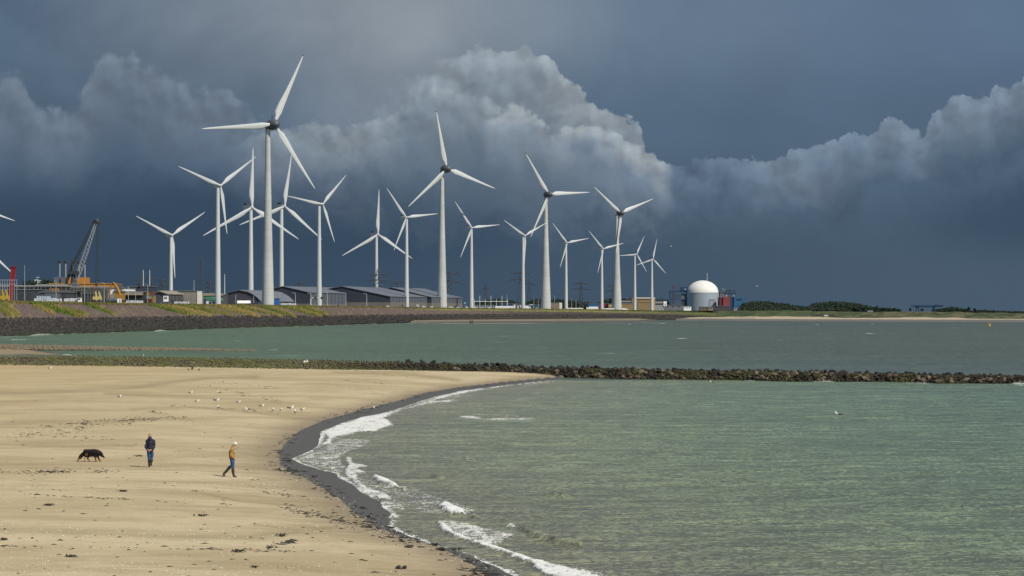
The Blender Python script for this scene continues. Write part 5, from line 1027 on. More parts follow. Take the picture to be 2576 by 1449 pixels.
block('auxiliary_building', 'tall blue block right of the dark red one', 'building', 1836, 1846, 746.5, 3120, 35, bluedk, extras=[('front_wall', 1846, 1875, 746.5, 782, bluew, 1.5)] + [('window', 1852.5 + k * 2, 1853.6 + k * 2, 751, 756, dark, 1.8) for k in range(7)])  # left side in darker blue, its shade put into the colour
block('service_block', 'grey block between the dome and the blue platform', 'building', 1811, 1826, 735, 3190, 20, mat('service_grey', C(.12, .13, .15)), extras=[('wall_band', 1811, 1826, 737, 738, dark, .2)])
d = 3170; root = block('rooftop_platform', 'blue raised platform with three vents above the red block', 'platform', 1825, 1851, 736.3, d, 15, bluedk, yb=741.2, extras=[('leg', 1845, 1847, 741, 782, galv, .5), ('leg', 1827, 1829, 741, 782, galv, .5)])
for px, yt in ((1828.5, 730.5), (1835.5, 731.5), (1839.5, 731), (1848, 730.3)): q = MB(); q.lathe([(.5, 0), (.5, 1.5), (1.3, 2.3), (1.3, 3)], (WX(px, d) - WX(1838, d), 5, WZ(736, d) - WZ(741.2, d)), 10); q.build('vent', dark, root)
m = bpy.data.materials.new('steam'); m.use_nodes = True; t = NT(m.node_tree); t.n.remove(t.n['Principled BSDF']); pv = t.n.new('ShaderNodeVolumePrincipled'); pv.inputs['Color'].default_value = (.9, .92, .95, 1); t.put(pv.inputs['Density'], t.mul(t.ss(t.noise(t.pos(), .35, 3, .6), .42, .6), .22)); t.l.new(pv.outputs[0], t.n['Material Output'].inputs['Volume'])
q = MB(); q.tube([W(1827, 730.5, d + 5), W(1823, 729, d + 5), W(1818.5, 727.5, d + 5), W(1813, 725.5, d + 5)], [.5, 1.3, 1.6, .8], 8); tag(q.build('steam', m), 'thin white puff of steam drifting from a roof vent by the dome', 'steam', kind='stuff')
for x0, x1, yt, m_, lab in ((1670, 1720, 768, mat('grey_block', C(.12, .13, .15)), 'long low dark building in front of the blue portal frame'), (1720, 1739, 770.8, paintw, 'small white low building at the foot of the dome'), (1781, 1794, 772.4, mat('tan_block', C(.20, .155, .12)), 'small tan hut in front of the dome'), (1794, 1836, 770, mat('purple_dark', C(.05, .04, .05)), 'low dark building under the red block'), (1760, 1781, 772.3, mat('tan_block2', C(.12, .10, .08)), 'low brown building left of the tan hut'), (1879, 1886, 765, redw, 'small red tower right of the blue block'), (1872, 1890, 772.5, mat('pale_block', C(.24, .24, .25)), 'pale low building at the right end of the plant'), (1846, 1873, 774, mat('grey_block2', C(.25, .26, .27)), 'low grey wall in front of the blue block')):
    block('low_building', lab, 'building', x0, x1, yt, 2990 + (60 if m_ is redw else 0) - (40 if x0 == 1781 else 0), 12, m_, 'low buildings around the reactor', extras=[('window', x0 + (x1 - x0) * f, x0 + (x1 - x0) * (f + .12), yt + 1.8, yt + 4, dark if m_ is not paintw else hallside, .2) for f in (.1, .4, .7)])

# ------------------------------------------------------------------ trees
def leaf_cloud(centers, radii, per, size, seed=0):
    r = np.random.default_rng(seed); V, Fq = [], []; 
    for c, (rx, ry, rz) in zip(centers, radii):
        n = int(per); u = r.normal(size=(n, 3)); u /= np.linalg.norm(u, axis=1)[:, None]; rad = r.random(n) ** .33; rad *= 1 - .15 * r.random(n); P = u * rad[:, None] * [rx, ry, rz] + c
        a = r.normal(size=(n, 3)); b = r.normal(size=(n, 3)); a /= np.linalg.norm(a, axis=1)[:, None]; b /= np.linalg.norm(b, axis=1)[:, None]; s = size * r.uniform(.6, 1.3, n)[:, None]
        T = np.stack([P - a * s, P + a * s, P + b * s * 1.3], 1).reshape(-1, 3); k = len(V) and sum(len(v) for v in V); Fq.append(np.arange(3 * n).reshape(-1, 3) + k); V.append(T)
    return np.concatenate(V), np.concatenate(Fq)
def wood(pts, d, lab, seed, dens=1.0, m=None, gz=9.0, rad=6.5):
    """pts: (x, top y) skyline"""
    A = np.array(pts, float); x0, x1 = A[0, 0], A[-1, 0]; cs, rs = [], []; r = np.random.default_rng(seed); step = 3.2
    for x in np.arange(x0, x1, step):
        for row in range(2):
            xx = x + r.normal(0, 1); yt = np.interp(xx, A[:, 0], A[:, 1]) + abs(r.normal(0, 1.6)) + row * 2.5 * 0; zt = WZ(yt, d); hh = max(2.5, zt - gz); R0 = min(rad, hh * .55) * r.uniform(.8, 1.15); dd = d - row * 14
            cs.append((WX(xx, dd), dd, zt - R0 * .9)); rs.append((R0 * .85, R0, R0))
            if hh > R0 * 1.6: cs.append((WX(xx, dd) + r.normal(0, 1.5), dd - 5, gz + (zt - gz) * .38)); rs.append((R0, R0, max(2, (zt - gz) * .40)))
    V, Fq = leaf_cloud(cs, rs, 75 * dens, .95, seed); tag(soup('woodland', V, Fq, m or foliage), lab, kind='stuff')
wood([(1185, 764), (1200, 757), (1225, 752), (1250, 750), (1290, 755), (1310, 760), (1330, 755), (1345, 751), (1370, 750), (1400, 750), (1440, 753), (1470, 757), (1500, 762), (1520, 752), (1545, 748), (1570, 749), (1600, 754), (1625, 748), (1650, 752), (1680, 751)], 3350, 'dark tree line', 1)
wood([(1868, 763), (1885, 757), (1905, 756), (1930, 757), (1960, 761), (1980, 763), (2000, 767), (2025, 770), (2040, 771)], 3000, 'dark woodland right of the plant', 2, 1.3)
wood([(2034, 773), (2044, 762), (2060, 758.5), (2090, 757), (2120, 757.3), (2145, 760), (2165, 764), (2185, 770), (2210, 773), (2235, 775), (2262, 778)], 3050, 'dark dome-shaped wood on the far shore', 3, 1.4)
wood([(1875, 771), (1910, 769), (1940, 770), (1975, 771), (2010, 773), (2060, 772), (2110, 773), (2135, 777)], 2900, 'lighter bushes before the woods', 4, 1.0, mat('foliage_mid', C(.032, .05, .028), .95, .3, .1), 7.5, 4)
wood([(2348, 780), (2375, 774), (2395, 772), (2410, 773), (2430, 780)], 2950, 'clump of trees right of the blue gantry crane', 5, 1.2)
wood([(60, 706), (80, 703), (110, 702), (150, 704), (200, 708)], 2600, 'far tree line behind the chimneys', 6, .8, None, 9)
wood([(2440, 781), (2470, 779), (2530, 783), (2576, 784)], 3000, 'low far hedges near the right edge', 7, .6, None, 7, 2.5)
def tree(px, ytop, ybase, d, wpx, lab, seed, grp='single trees on the far shore'):
    mp = d / F; o = Vector((WX(px, d), d, WZ(ybase, d))); root = thing('tree', o, lab, 'tree', grp); h = (ybase - ytop) * mp; w = wpx * mp / 2; r = np.random.default_rng(seed); q = MB(); q.tube([(0, 0, -1), (.1, 0, h * .3), (0, .1, h * .7)], [.05 * h, .035 * h, .015 * h], 6)
    for k in range(4): a = k * 1.7; q.tube([(0, 0, h * (.25 + .1 * k)), (math.cos(a) * w * .5, math.sin(a) * w * .5, h * (.45 + .1 * k))], [.02 * h, .008 * h], 5)
    q.build('trunk', bark, root); cs, rs = [], []
    for k in range(7): a = r.uniform(0, 6.28); rr = w * r.uniform(0, .55); cs.append((math.cos(a) * rr, math.sin(a) * rr, h * r.uniform(.38, .8))); rs.append((w * r.uniform(.35, .55), w * .45, h * r.uniform(.14, .22)))
    V, Fq = leaf_cloud(cs, rs, 90, .6, seed); soup('crown', V, Fq, foliage, parent=root)
for i, (px, yt, yb, w, lab) in enumerate([(2206, 768, 783, 7, 'small round tree left of the thin far mast'), (2222, 774, 784, 10, 'bushy tree just right of the thin far mast'), (2237, 774, 784, 9, 'bushy tree second right of the thin far mast'), (2250, 773, 784, 6, 'narrow reddish tree left of the blue gantry crane'), (2290, 774, 784, 9, 'small tree at the left foot of the blue gantry crane'), (2320, 776, 784, 14, 'wide low tree under the blue gantry crane'), (2428, 776, 784, 9, 'small tree left of the tall lone one'), (2438, 771.5, 784, 13, 'taller lone tree with a rounded crown on the far shore'), (2452, 775, 784, 9, 'small tree right of the tall lone one'), (2478, 779, 786, 6, 'low bush near the right edge horizon')]): tree(px, yt, yb, 2850, w, lab, 20 + i)
for i, (px, yt, w, lab) in enumerate([(1654, 752, 10, 'round tree just right of the flat tan building'), (1667, 753, 9, 'round tree left of the blue portal frame'), (1683, 752, 8, 'tree behind the left leg of the blue portal frame')]): tree(px, yt, 776, 3280, w, lab, 50 + i, 'single trees by the plant')
pole(2211, 756 - 1, None, 2850, .8, 'thin mast standing among small trees on the far shore', 'mast', steel, 'mast')
# blue gantry crane far right
d = 2880; mp = d / F; o = Vector((WX(2330, d), d, 7.0)); root = thing('gantry_crane', o, 'long dark blue gantry crane on the far shore', 'gantry crane'); z = lambda y: WZ(y, d) - 7.0; x = lambda px: (px - 2330) * mp
for nm, a, b, y0, y1, t in (('girder', 2292, 2372, 767, 770, 2), ('girder', 2346, 2372, 770.1, 772, 1), ('trolley', 2352, 2360, 765.8, 767, 2)): q = MB(); q.box(x(a), x(b), -t, t, z(y1), z(y0)); q.build(nm, bluedk, root)
for a, b in ((2307, 2303), (2309, 2312), (2348, 2345), (2350, 2353)): q = MB(); q.bar((x(a), 0, z(770)), (x(b), 0, z(786)), .6); q.build('leg', bluedk, root)
q = MB(); q.bar((x(2297), 0, z(772)), (x(2345), 0, z(772)), .5); q.build('tie_beam', bluedk, root)
block('storage_tank_small', 'pale round-cornered hut on the dunes of the far shore', 'hut', 2183, 2196, 781.3, 2700, 6, mat('grey_block2', C(.25, .26, .27)), yb=786.5, extras=[('door', 2188, 2190, 783, 786.4, dark, .1)])
d = 2520; mp = d / F; o = Vector((WX(2068, d), d, WZ(798.5, d))); root = thing('beached_wreck', o, 'dark slipway wall with a pale slab at the edge of the far beach', 'slipway'); q = MB(); q.prism([(-30 * mp, 0, 8 * mp), (30 * mp, 0, 8 * mp), (36 * mp, 0, 0), (-14 * mp, 0, 0)], 0, (0, 5, 0)); q.build('wall', mat('wreck_dark', C(.04, .035, .035)), root); q = MB(); q.prism([(3 * mp, -.5, 0), (18 * mp, -.5, 0), (14 * mp, -.3, 6.5 * mp), (5 * mp, -.3, 6.5 * mp)], 0, (0, .25, 0)); q.build('slab', mat('slab_pale', C(.45, .42, .33)), root)
for px, lab in ((1183, 'left'), (1187.5, 'right')): d = 1760; q = MB(); q.tube([(0, 0, -1), (.2, 0, WZ(806.5, d) + .2)], [.42, .36], 8); o = q.build('mooring_post', dark, None, loc=(WX(px, d), d, 0)); tag(o, lab + ' one of two dark posts standing in the water off the far sandbar', 'post')
# buoy
d = flat(2489, 820.5)[1]; root = thing('buoy', (WX(2489, d), d, -.1), 'yellow navigation buoy floating near the far shore', 'buoy'); MB().lathe([(.2, -.3), (.95, .0), (1.0, .55), (.7, .8)], n=16).build('float', yellow, root, True); MB().lathe([(.55, .8), (.38, 1.7), (.22, 1.75)], n=8).build('cage', yellow, root); q = MB(); q.bar((-.35, 0, 1.75), (.35, 0, 2.3), .09); q.bar((.35, 0, 1.75), (-.35, 0, 2.3), .09); q.build('topmark', yellow, root)

# ------------------------------------------------------------------ people and dog
def fused(name, mb, m, parent, voxel, smooth=4, loc=None, rz=0):
    """closed tubes merged into one continuous skin"""
    o = mb.build(name, m, None, True); md = o.modifiers.new('r', 'REMESH'); md.mode = 'VOXEL'; md.voxel_size = voxel; sm = o.modifiers.new('s', 'SMOOTH'); sm.factor = .5; sm.iterations = smooth
    dg = bpy.context.evaluated_depsgraph_get(); dg.update(); me = bpy.data.meshes.new_from_object(o.evaluated_get(dg)); o.modifiers.clear(); old = o.data; o.data = me; bpy.data.meshes.remove(old)
    me.materials.clear(); me.materials.append(m); me.polygons.foreach_set('use_smooth', [True] * len(me.polygons)); me.name = name
    if parent: o.parent = parent
    return o
skin = mat('skin', C(.50, .30, .21), .55, .1, 3)
def hand(mb, wrist, direc, palmn, thumb_side, curl=.5, s=1.0):
    """palm, four bent fingers of different length and a thumb off the side"""
    d = Vector(direc).normalized(); n = Vector(palmn).normalized(); sd = d.cross(n).normalized() * thumb_side; n = sd.cross(d).normalized() * (1 if sd.cross(d).dot(n) > 0 else -1); w = Vector(wrist)
    for k in (-.5, 0, .5): mb.tube([w + sd * (.012 * k), w + d * .05 + sd * (.030 * k), w + d * .09 * s + sd * (.045 * k)], [.015, .016, .013], 8)
    for k, L in ((-1.5, .062), (-.5, .075), (.5, .08), (1.5, .07)):
        b = w + d * .085 * s - sd * (-.019 * k); p1 = b + (d * (1 - curl * .4) + n * curl * .5).normalized() * L * .45; p2 = p1 + (d * (1 - curl) + n * curl).normalized() * L * .32; p3 = p2 + (d * (.9 - curl * 1.3) + n * curl * 1.3).normalized() * L * .25; mb.tube([b, p1, p2, p3], [.0088, .0085, .0078, .0066], 7)
    b = w + d * .025 + sd * .028; mb.tube([w + d * .01, b, b + (d * .7 + sd * .6).normalized() * .03, b + (d * .9 + sd * .45 + n * .5).normalized() * .058], [.013, .012, .0098, .0078], 7)
def head(mb, c, look, up=(0, 0, 1), s=1.0):
    """skull, jaw, nose, brow, lips, ears"""
    f = Vector(look).normalized(); u = Vector(up); u = (u - f * u.dot(f)).normalized(); r = f.cross(u); M = Matrix((r, f, u)).transposed(); c = Vector(c); P = lambda x, y, z: c + M @ Vector((x, y, z)) * s
    mb.ell(tuple(P(0, -.005, .025)), (.076 * s, .094 * s, .092 * s), 14, 10, M); mb.ell(tuple(P(0, .028, -.05)), (.055 * s, .060 * s, .060 * s), 12, 8, M); mb.ell(tuple(P(0, .066, -.088)), (.026, .018, .018), 8, 6, M)
    mb.tube([P(0, .088, .018), P(0, .108, -.018), P(0, .090, -.028)], [.009, .014, .008], 8); mb.tube([P(-.03, .086, .022), P(.03, .086, .022)], [.009, .009], 6); mb.tube([P(-.022, .086, -.055), P(.022, .086, -.055)], [.007, .007], 6)
    for e in (-1, 1): mb.ell(tuple(P(e * .078, -.008, -.005)), (.010, .022, .032), 8, 6, M); mb.ell(tuple(P(e * .032, .074, .006)), (.013, .012, .010), 8, 6, M)
    return P, M
def limb(mb, pts, rad, n=12): mb.tube(pts, rad, n)

denim = mat('denim', C(.035, .09, .20), .85, .35, 9, col2=C(.015, .045, .11)); navy = mat('navy_cloth', C(.010, .013, .028), .8, .3, 6); boot = mat('rubber_boot', C(.018, .017, .014), .45, .3, 6); boot2 = mat('olive_boot', C(.040, .034, .022), .5, .3, 6)
mustard = mat('mustard_cloth', C(.36, .215, .045), .85, .25, 7, col2=C(.22, .125, .03)); blond = mat('blond_hair', C(.30, .22, .12), .7, .3, 25, stretch=(1, 1, .3)); whiteh = mat('white_hair', C(.62, .58, .50), .7, .15, 25)
jeans_hi = denim
# person seen from behind, hands clasped on the back  (x right, y away, z up)
g = ground(378, 1175); root = thing('person', g, 'person seen from behind in navy jacket and jeans, hands clasped behind holding a lead', 'person')
b = MB(); P, M = head(b, (-.02, .05, 1.605), (0, .93, -.37), (0, 0, 1))
limb(b, [(-.015, .03, 1.54), (-.01, .01, 1.45), (0, 0, 1.38)], [.055, .058, .075]); limb(b, [(0, 0, 1.40), (0, -.01, 1.28), (0, 0, 1.08), (0, 0, .98), (0, 0, .88)], [.075, .11, .10, .11, .10], 14)
for e in (-1, 1):
    limb(b, [(0, 0, 1.38), (e * .10, -.01, 1.385), (e * .185, -.01, 1.34), (e * .215, -.05, 1.13), (e * .225 , -.08, 1.04), (e * .16, -.17, .95), (e * .075, -.205, .90)], [.04, .045, .042, .038, .036, .032, .026])
    hand(b, (e * .085, -.205, .905), (-e * .75, -.25, -.55), (0, -1, .2), 1 if e > 0 else -1, .45)
limb(b, [(-.075, 0, .92), (-.08, .02, .72), (-.065, .015, .48), (-.055, -.01, .28), (-.045, -.03, .08)], [.095, .08, .055, .052, .036]); limb(b, [(-.045, -.045, .05), (-.045, .06, .035), (-.045, .15, .03)], [.038, .035, .025])
limb(b, [(.075, 0, .92), (.075, .10, .71), (.065, .13, .49), (.07, .03, .34), (.07, -.10, .25)], [.095, .08, .055, .052, .036]); limb(b, [(.07, -.11, .25), (.07, -.10, .17), (.07, -.06, .12)], [.038, .035, .025])
fused('body', b, skin, root, .0075, 2)
b = MB(); limb(b, [(0, .01, 1.46), (0, 0, 1.40), (0, -.01, 1.28), (0, -.01, 1.10), (0, 0, .98), (0, 0, .875)], [.085, .135, .185, .165, .175, .175], 18); b.v = [(x, y * .82, z) for x, y, z in b.v]
for e in (-1, 1): limb(b, [(0, 0, 1.37), (e * .11, -.01, 1.385), (e * .19, -.01, 1.345), (e * .225, -.05, 1.14), (e * .235, -.08, 1.03), (e * .165, -.17, .955), (e * .10, -.20, .918)], [.08, .085, .08, .064, .060, .05, .042])
j = fused('jacket', b, navy, root, .012, 3)
b = MB(); b.ell((-.012, -.045, 1.485), (.115, .09, .105), 16, 10); limb(b, [(-.01, -.06, 1.55), (-.01, -.08, 1.45), (0, -.06, 1.38)], [.06, .09, .09]); fused('hood', b, navy, root, .012, 3)
b = MB(); b.ell(tuple(P(0, -.018, .035)), (.086, .10, .098), 16, 10, M); b.ell(tuple(P(0, -.07, -.02)), (.07, .05, .07), 12, 8, M); fused('hair', b, blond, root, .010, 1)
b = MB(); limb(b, [(0, .0, .98), (0, 0, .90), (0, 0, .84)], [.15, .155, .13], 16); b.v = [(x, y * .85, z) for x, y, z in b.v]; limb(b, [(-.075, 0, .90), (-.08, .02, .72), (-.066, .015, .48), (-.056, -.01, .34)], [.115, .098, .075, .072]); limb(b, [(.075, 0, .90), (.075, .10, .71), (.067, .13, .49), (.07, .05, .37)], [.115, .098, .075, .072]); fused('trousers', b, denim, root, .011, 3)
b = MB(); limb(b, [(-.060, 0, .42), (-.056, -.01, .28), (-.046, -.03, .10), (-.045, -.035, .05)], [.076, .070, .056, .055]); limb(b, [(-.045, -.055, .045), (-.045, .06, .04), (-.045, .165, .035)], [.044, .045, .034]); fused('boot', b, boot, root, .010, 2)
b = MB(); limb(b, [(.067, .075, .42), (.07, .02, .33), (.07, -.10, .25)], [.076, .070, .056]); limb(b, [(.07, -.125, .26), (.07, -.10, .15), (.07, -.05, .08)], [.044, .045, .034]); fused('boot', b, boot, root, .010, 2)
b = MB(); b.tube([(-.06, -.262, .875), (.05, -.26, .868), (.15, -.255, .83), (.24, -.25, .78)], [.012, .013, .013, .012], 8); o = b.build('dog_lead', mat('leather', C(.10, .045, .02)), None, True, tuple(g)); tag(o, 'short brown dog lead held behind the back of the navy-jacketed person', 'dog lead')
# person walking to the right
g = ground(585, 1200); root = thing('person', g, 'white-haired person in mustard jacket, jeans and tall boots walking with head bowed', 'person')
b = MB(); P, M = head(b, (.125, 0, 1.60), (.80, 0, -.60), (0, 0, 1))
limb(b, [(.085, 0, 1.54), (.045, 0, 1.46), (.01, 0, 1.38)], [.055, .056, .07]); limb(b, [(0, 0, 1.40), (-.04, 0, 1.25), (-.045, 0, 1.08), (-.03, 0, .98), (-.02, 0, .90)], [.075, .10, .095, .10, .10], 14)
for e in (-1, 1):
    limb(b, [(0, 0, 1.38), (-.01, e * .11, 1.385), (-.01, e * .185, 1.34), (-.06, e * .215, 1.13), (-.05, e * .225, 1.06), (.05, e * .20, .99), (.09, e * .17, .95)], [.04, .045, .042, .038, .036, .032, .026]); hand(b, (.09, e * .17, .95), (.55, -e * .3, -.8), (0, -e, 0), e, .45)
limb(b, [(-.02, -.075, .92), (.02, -.08, .70), (.015, -.075, .48), (.035, -.07, .25), (.06, -.07, .08)], [.095, .08, .055, .052, .036]); limb(b, [(.05, -.07, .045), (.12, -.07, .035), (.20, -.07, .03)], [.038, .035, .025])
limb(b, [(-.02, .075, .92), (-.03, .08, .70), (-.14, .075, .50), (-.30, .07, .30), (-.43, .07, .16)], [.095, .08, .055, .052, .036]); limb(b, [(-.46, .07, .17), (-.43, .07, .08), (-.37, .07, .03)], [.038, .035, .025])
fused('body', b, skin, root, .0075, 2)
b = MB(); limb(b, [(.03, 0, 1.45), (.0, 0, 1.39), (-.035, 0, 1.27), (-.045, 0, 1.10), (-.03, 0, 1.0), (-.025, 0, .93)], [.085, .13, .18, .17, .17, .165], 18); b.v = [(x * .86, y, z) for x, y, z in b.v]
for e in (-1, 1): limb(b, [(0, 0, 1.37), (-.01, e * .12, 1.385), (-.01, e * .19, 1.345), (-.06, e * .225, 1.14), (-.05, e * .235, 1.06), (.05, e * .205, .995), (.08, e * .18, .965)], [.08, .085, .08, .066, .062, .053, .046])
limb(b, [(-.03, 0, 1.47), (.02, 0, 1.50), (.06, 0, 1.49)], [.07, .085, .07], 14); j = fused('jacket', b, mustard, root, .012, 3)
b = MB(); b.tube([(-.145, -.11, .94), (-.15, 0, .935), (-.145, .11, .94)], .02, 8); b.tube([(.09, -.11, .935), (.10, 0, .93), (.09, .11, .935)], .02, 8); fused('hem', b, mat('dark_hem', C(.05, .03, .015)), j, .01, 1)
b = MB(); b.ell(tuple(P(0, -.022, .04)), (.092, .108, .098), 16, 10, M); b.ell(tuple(P(0, -.085, -.02)), (.075, .045, .075), 12, 8, M); b.ell(tuple(P(0, .05, .075)), (.07, .045, .035), 10, 8, M); fused('hair', b, whiteh, root, .010, 1)
b = MB(); limb(b, [(-.03, 0, 1.0), (-.025, 0, .91), (-.02, 0, .85)], [.15, .155, .13], 16); b.v = [(x * .85, y, z) for x, y, z in b.v]; limb(b, [(-.02, -.075, .90), (.02, -.08, .70), (.015, -.075, .48), (.025, -.072, .36)], [.115, .098, .075, .072]); limb(b, [(-.02, .075, .90), (-.03, .08, .70), (-.14, .075, .50), (-.23, .072, .39)], [.115, .098, .075, .07]); fused('trousers', b, denim, root, .011, 3)
b = MB(); limb(b, [(.016, -.075, .45), (.035, -.07, .27), (.058, -.07, .10), (.062, -.07, .05)], [.080, .074, .058, .056]); limb(b, [(.04, -.07, .045), (.12, -.07, .04), (.215, -.07, .035)], [.044, .045, .034]); fused('boot', b, boot2, root, .010, 2)
b = MB(); limb(b, [(-.165, .075, .46), (-.30, .07, .30), (-.42, .07, .17), (-.44, .07, .15)], [.080, .072, .058, .055]); limb(b, [(-.475, .07, .18), (-.44, .07, .09), (-.37, .07, .035)], [.044, .045, .034]); fused('boot', b, boot2, root, .010, 2)
# dog
m = bpy.data.materials.new('dog_coat'); m.use_nodes = True; t = NT(m.node_tree); p = t.n['Principled BSDF']; oc = t.coord('Object'); X, Y, Z = t.sep(oc); n = t.noise(t.map(oc, (1, 1, .4)), 22, 4, .7)
leg = t.ss(t.add(Z, t.mul(t.sub(n, .5), .12)), .26, .18); hx = t.m('ABSOLUTE', t.add(X, .29)); hip = t.mul(t.ss(hx, .075, .03), t.mul(t.ss(Z, .28, .34), t.ss(Z, .47, .40))); bl = t.m('MAXIMUM', leg, hip)
t.put(p.inputs['Base Color'], t.mix(bl, t.mix(t.ss(n, .4, .7), C(.006, .005, .005), C(.022, .017, .014)), t.mix(t.ss(n, .4, .6), C(.05, .022, .010), C(.34, .15, .045)))); p.inputs['Roughness'].default_value = .8; p.inputs['Specular IOR Level'].default_value = .2; t.put(p.inputs['Normal'], t.bump(n, .6, .02))
g = ground(233, 1161.5); root = thing('dog', g, 'black long-coated dog with tan legs sniffing along the sand, head low', 'dog'); b = MB()
limb(b, [(-.42, 0, .46), (-.32, 0, .50), (-.12, 0, .50), (.08, 0, .495), (.20, 0, .475), (.30, 0, .43)], [.10, .135, .135, .15, .15, .13], 16); limb(b, [(-.34, 0, .42), (-.1, 0, .42), (.12, 0, .40), (.22, 0, .38)], [.12, .11, .13, .12], 14)
limb(b, [(.22, 0, .48), (.36, 0, .42), (.45, 0, .34)], [.14, .125, .10], 14); b.ell((.46, 0, .315), (.085, .075, .075)); limb(b, [(.48, 0, .30), (.56, 0, .235), (.60, 0, .205)], [.058, .038, .028], 10); limb(b, [(.50, 0, .255), (.56, 0, .20)], [.035, .02], 8)
for e in (-1, 1): b.loft([[(x, e * y, z) for x, y, z in r] for r in ([(.42, .05, .36), (.46, .06, .36), (.46, .045, .35), (.42, .04, .35)], [(.43, .085, .30), (.47, .085, .29), (.47, .07, .29), (.43, .07, .29)], [(.455, .085, .25), (.47, .085, .245), (.47, .075, .245), (.455, .075, .245)])])
limb(b, [(-.42, 0, .47), (-.50, 0, .38), (-.58, 0, .27), (-.65, 0, .17), (-.70, 0, .13)], [.06, .085, .10, .085, .02], 12)
for (pts, rad, y) in (([(.16, .36), (.14, .24), (.16, .13), (.175, .04)], [.085, .055, .042, .036], -.075), ([(.20, .36), (.25, .24), (.30, .13), (.36, .045)], [.085, .055, .042, .036], .075)):
    limb(b, [(x, y, z) for x, z in pts], rad, 10); x, z = pts[-1]; limb(b, [(x, y, z), (x + .05, y, z - .015)], [.032, .026], 8)
for (pts, rad, y) in (([(-.33, .42), (-.30, .28), (-.40, .17), (-.385, .05)], [.12, .08, .044, .036], -.075), ([(-.31, .42), (-.22, .29), (-.26, .16), (-.19, .045)], [.12, .08, .044, .036], .075)):
    limb(b, [(x, y, z) for x, z in pts], rad, 10); x, z = pts[-1]; limb(b, [(x, y, z), (x + .055, y, z - .012)], [.032, .026], 8)
fused('body', b, m, root, .010, 2); b = MB()
b.ell((.605, 0, .205), (.016, .018, .014)); b.build('nose', dark, root, True); b = MB(); r = random.Random(3)
root.scale = (1.08, 1.08, 1.05)
for k in range(1100):   # feathered coat on tail, belly and thighs
    zone = r.random()
    if zone < .30:
        a = r.uniform(-1.3, 1.3); xx = r.uniform(-.42, .40); rr_ = .145 if xx < .3 else .12; c0 = Vector((xx, math.sin(a) * rr_, (.49 if xx < .2 else .49 - (xx - .2) * .5) + math.cos(a) * rr_ * .92 - .005)); dv = Vector((-.06, math.sin(a) * .02, -.018))
    elif zone < .60: f = r.random(); c0 = Vector((-.44 - .26 * f, r.uniform(-.06, .06), .44 - .31 * f + r.uniform(-.05, .03))); dv = Vector((-.09, r.uniform(-.03, .03), -.09))
    elif zone < .82: c0 = Vector((r.uniform(-.2, .25), r.choice((-1, 1)) * r.uniform(.02, .11), r.uniform(.27, .36))); dv = Vector((-.03, 0, -.08))
    else: c0 = Vector((r.uniform(-.42, -.28), r.choice((-1, 1)) * r.uniform(.08, .12), r.uniform(.30, .5))); dv = Vector((-.05, 0, -.07))
    k0 = len(b.v); b.v += [tuple(c0 + Vector((0, 0, .012))), tuple(c0 - Vector((.0, 0.012, .012))), tuple(c0 + dv)]; b.f.append((k0, k0 + 1, k0 + 2))
b.build('fur', m, root)

# ------------------------------------------------------------------ gulls
gw = mat('gull_white', C(.72, .70, .66), .8, .08, 5); gg = mat('gull_grey', C(.13, .12, .11), .8, .35, 30, col2=C(.05, .045, .04)); gbk = mat('gull_bill', C(.30, .20, .05), .6); gl_ = mat('gull_leg', C(.28, .18, .13), .7)
def gull(pt, pose, heading, s, lab):
    """pose: stand, sit, swim, fly"""
    root = thing('gull', pt, lab, 'gull', 'gulls scattered over the beach and water', heading); s *= .86; root.scale = (s, s, s); hz = {'stand': .21, 'sit': .08, 'swim': .05, 'fly': 0}[pose]; b = MB()
    limb(b, [(-.20, 0, hz + .02), (-.10, 0, hz + .01), (.02, 0, hz), (.12, 0, hz + .04), (.17, 0, hz + .11), (.19, 0, hz + .17)], [.02, .06, .085, .075, .042, .038], 12); b.ell((.20, 0, hz + .185), (.05, .04, .04)); fused('body', b, gw, root, .010, 1)
    b = MB(); b.tube([(.24, 0, hz + .185), (.285, 0, hz + .17)], [.012, .004], 6); b.build('bill', gbk, root)
    for e in (-1, 1):
        b = MB()
        if pose == 'fly': b.loft([[(x + .03, e * y, hz + z), (x - c * .4, e * y, hz + z + .015), (x - c, e * y, hz + z), (x - c * .4, e * y, hz + z - .01)] for x, y, z, c in ((.08, .05, .03, .16), (.12, .30, .13, .15), (.02, .62, .05, .06), (-.04, .70, .03, .01))])
        else: b.loft([[(x, e * (y + .022), hz + z), (x, e * y, hz + z + .045), (x, e * (y - .012), hz + z), (x, e * y, hz + z - .045)] for x, y, z in ((.08, .062, .03), (-.02, .075, .03), (-.14, .05, .035), (-.27, .015, .045))])
        b.build('wing', gg if pose != 'fly' else gw, root, True)
        if pose == 'stand': b = MB(); b.tube([(.0, e * .03, hz - .06), (.0, e * .03, .0)], .007, 5); b.bar((-.01, e * .03, .004), (.045, e * .03, .004), .008); b.build('leg', gl_, root)
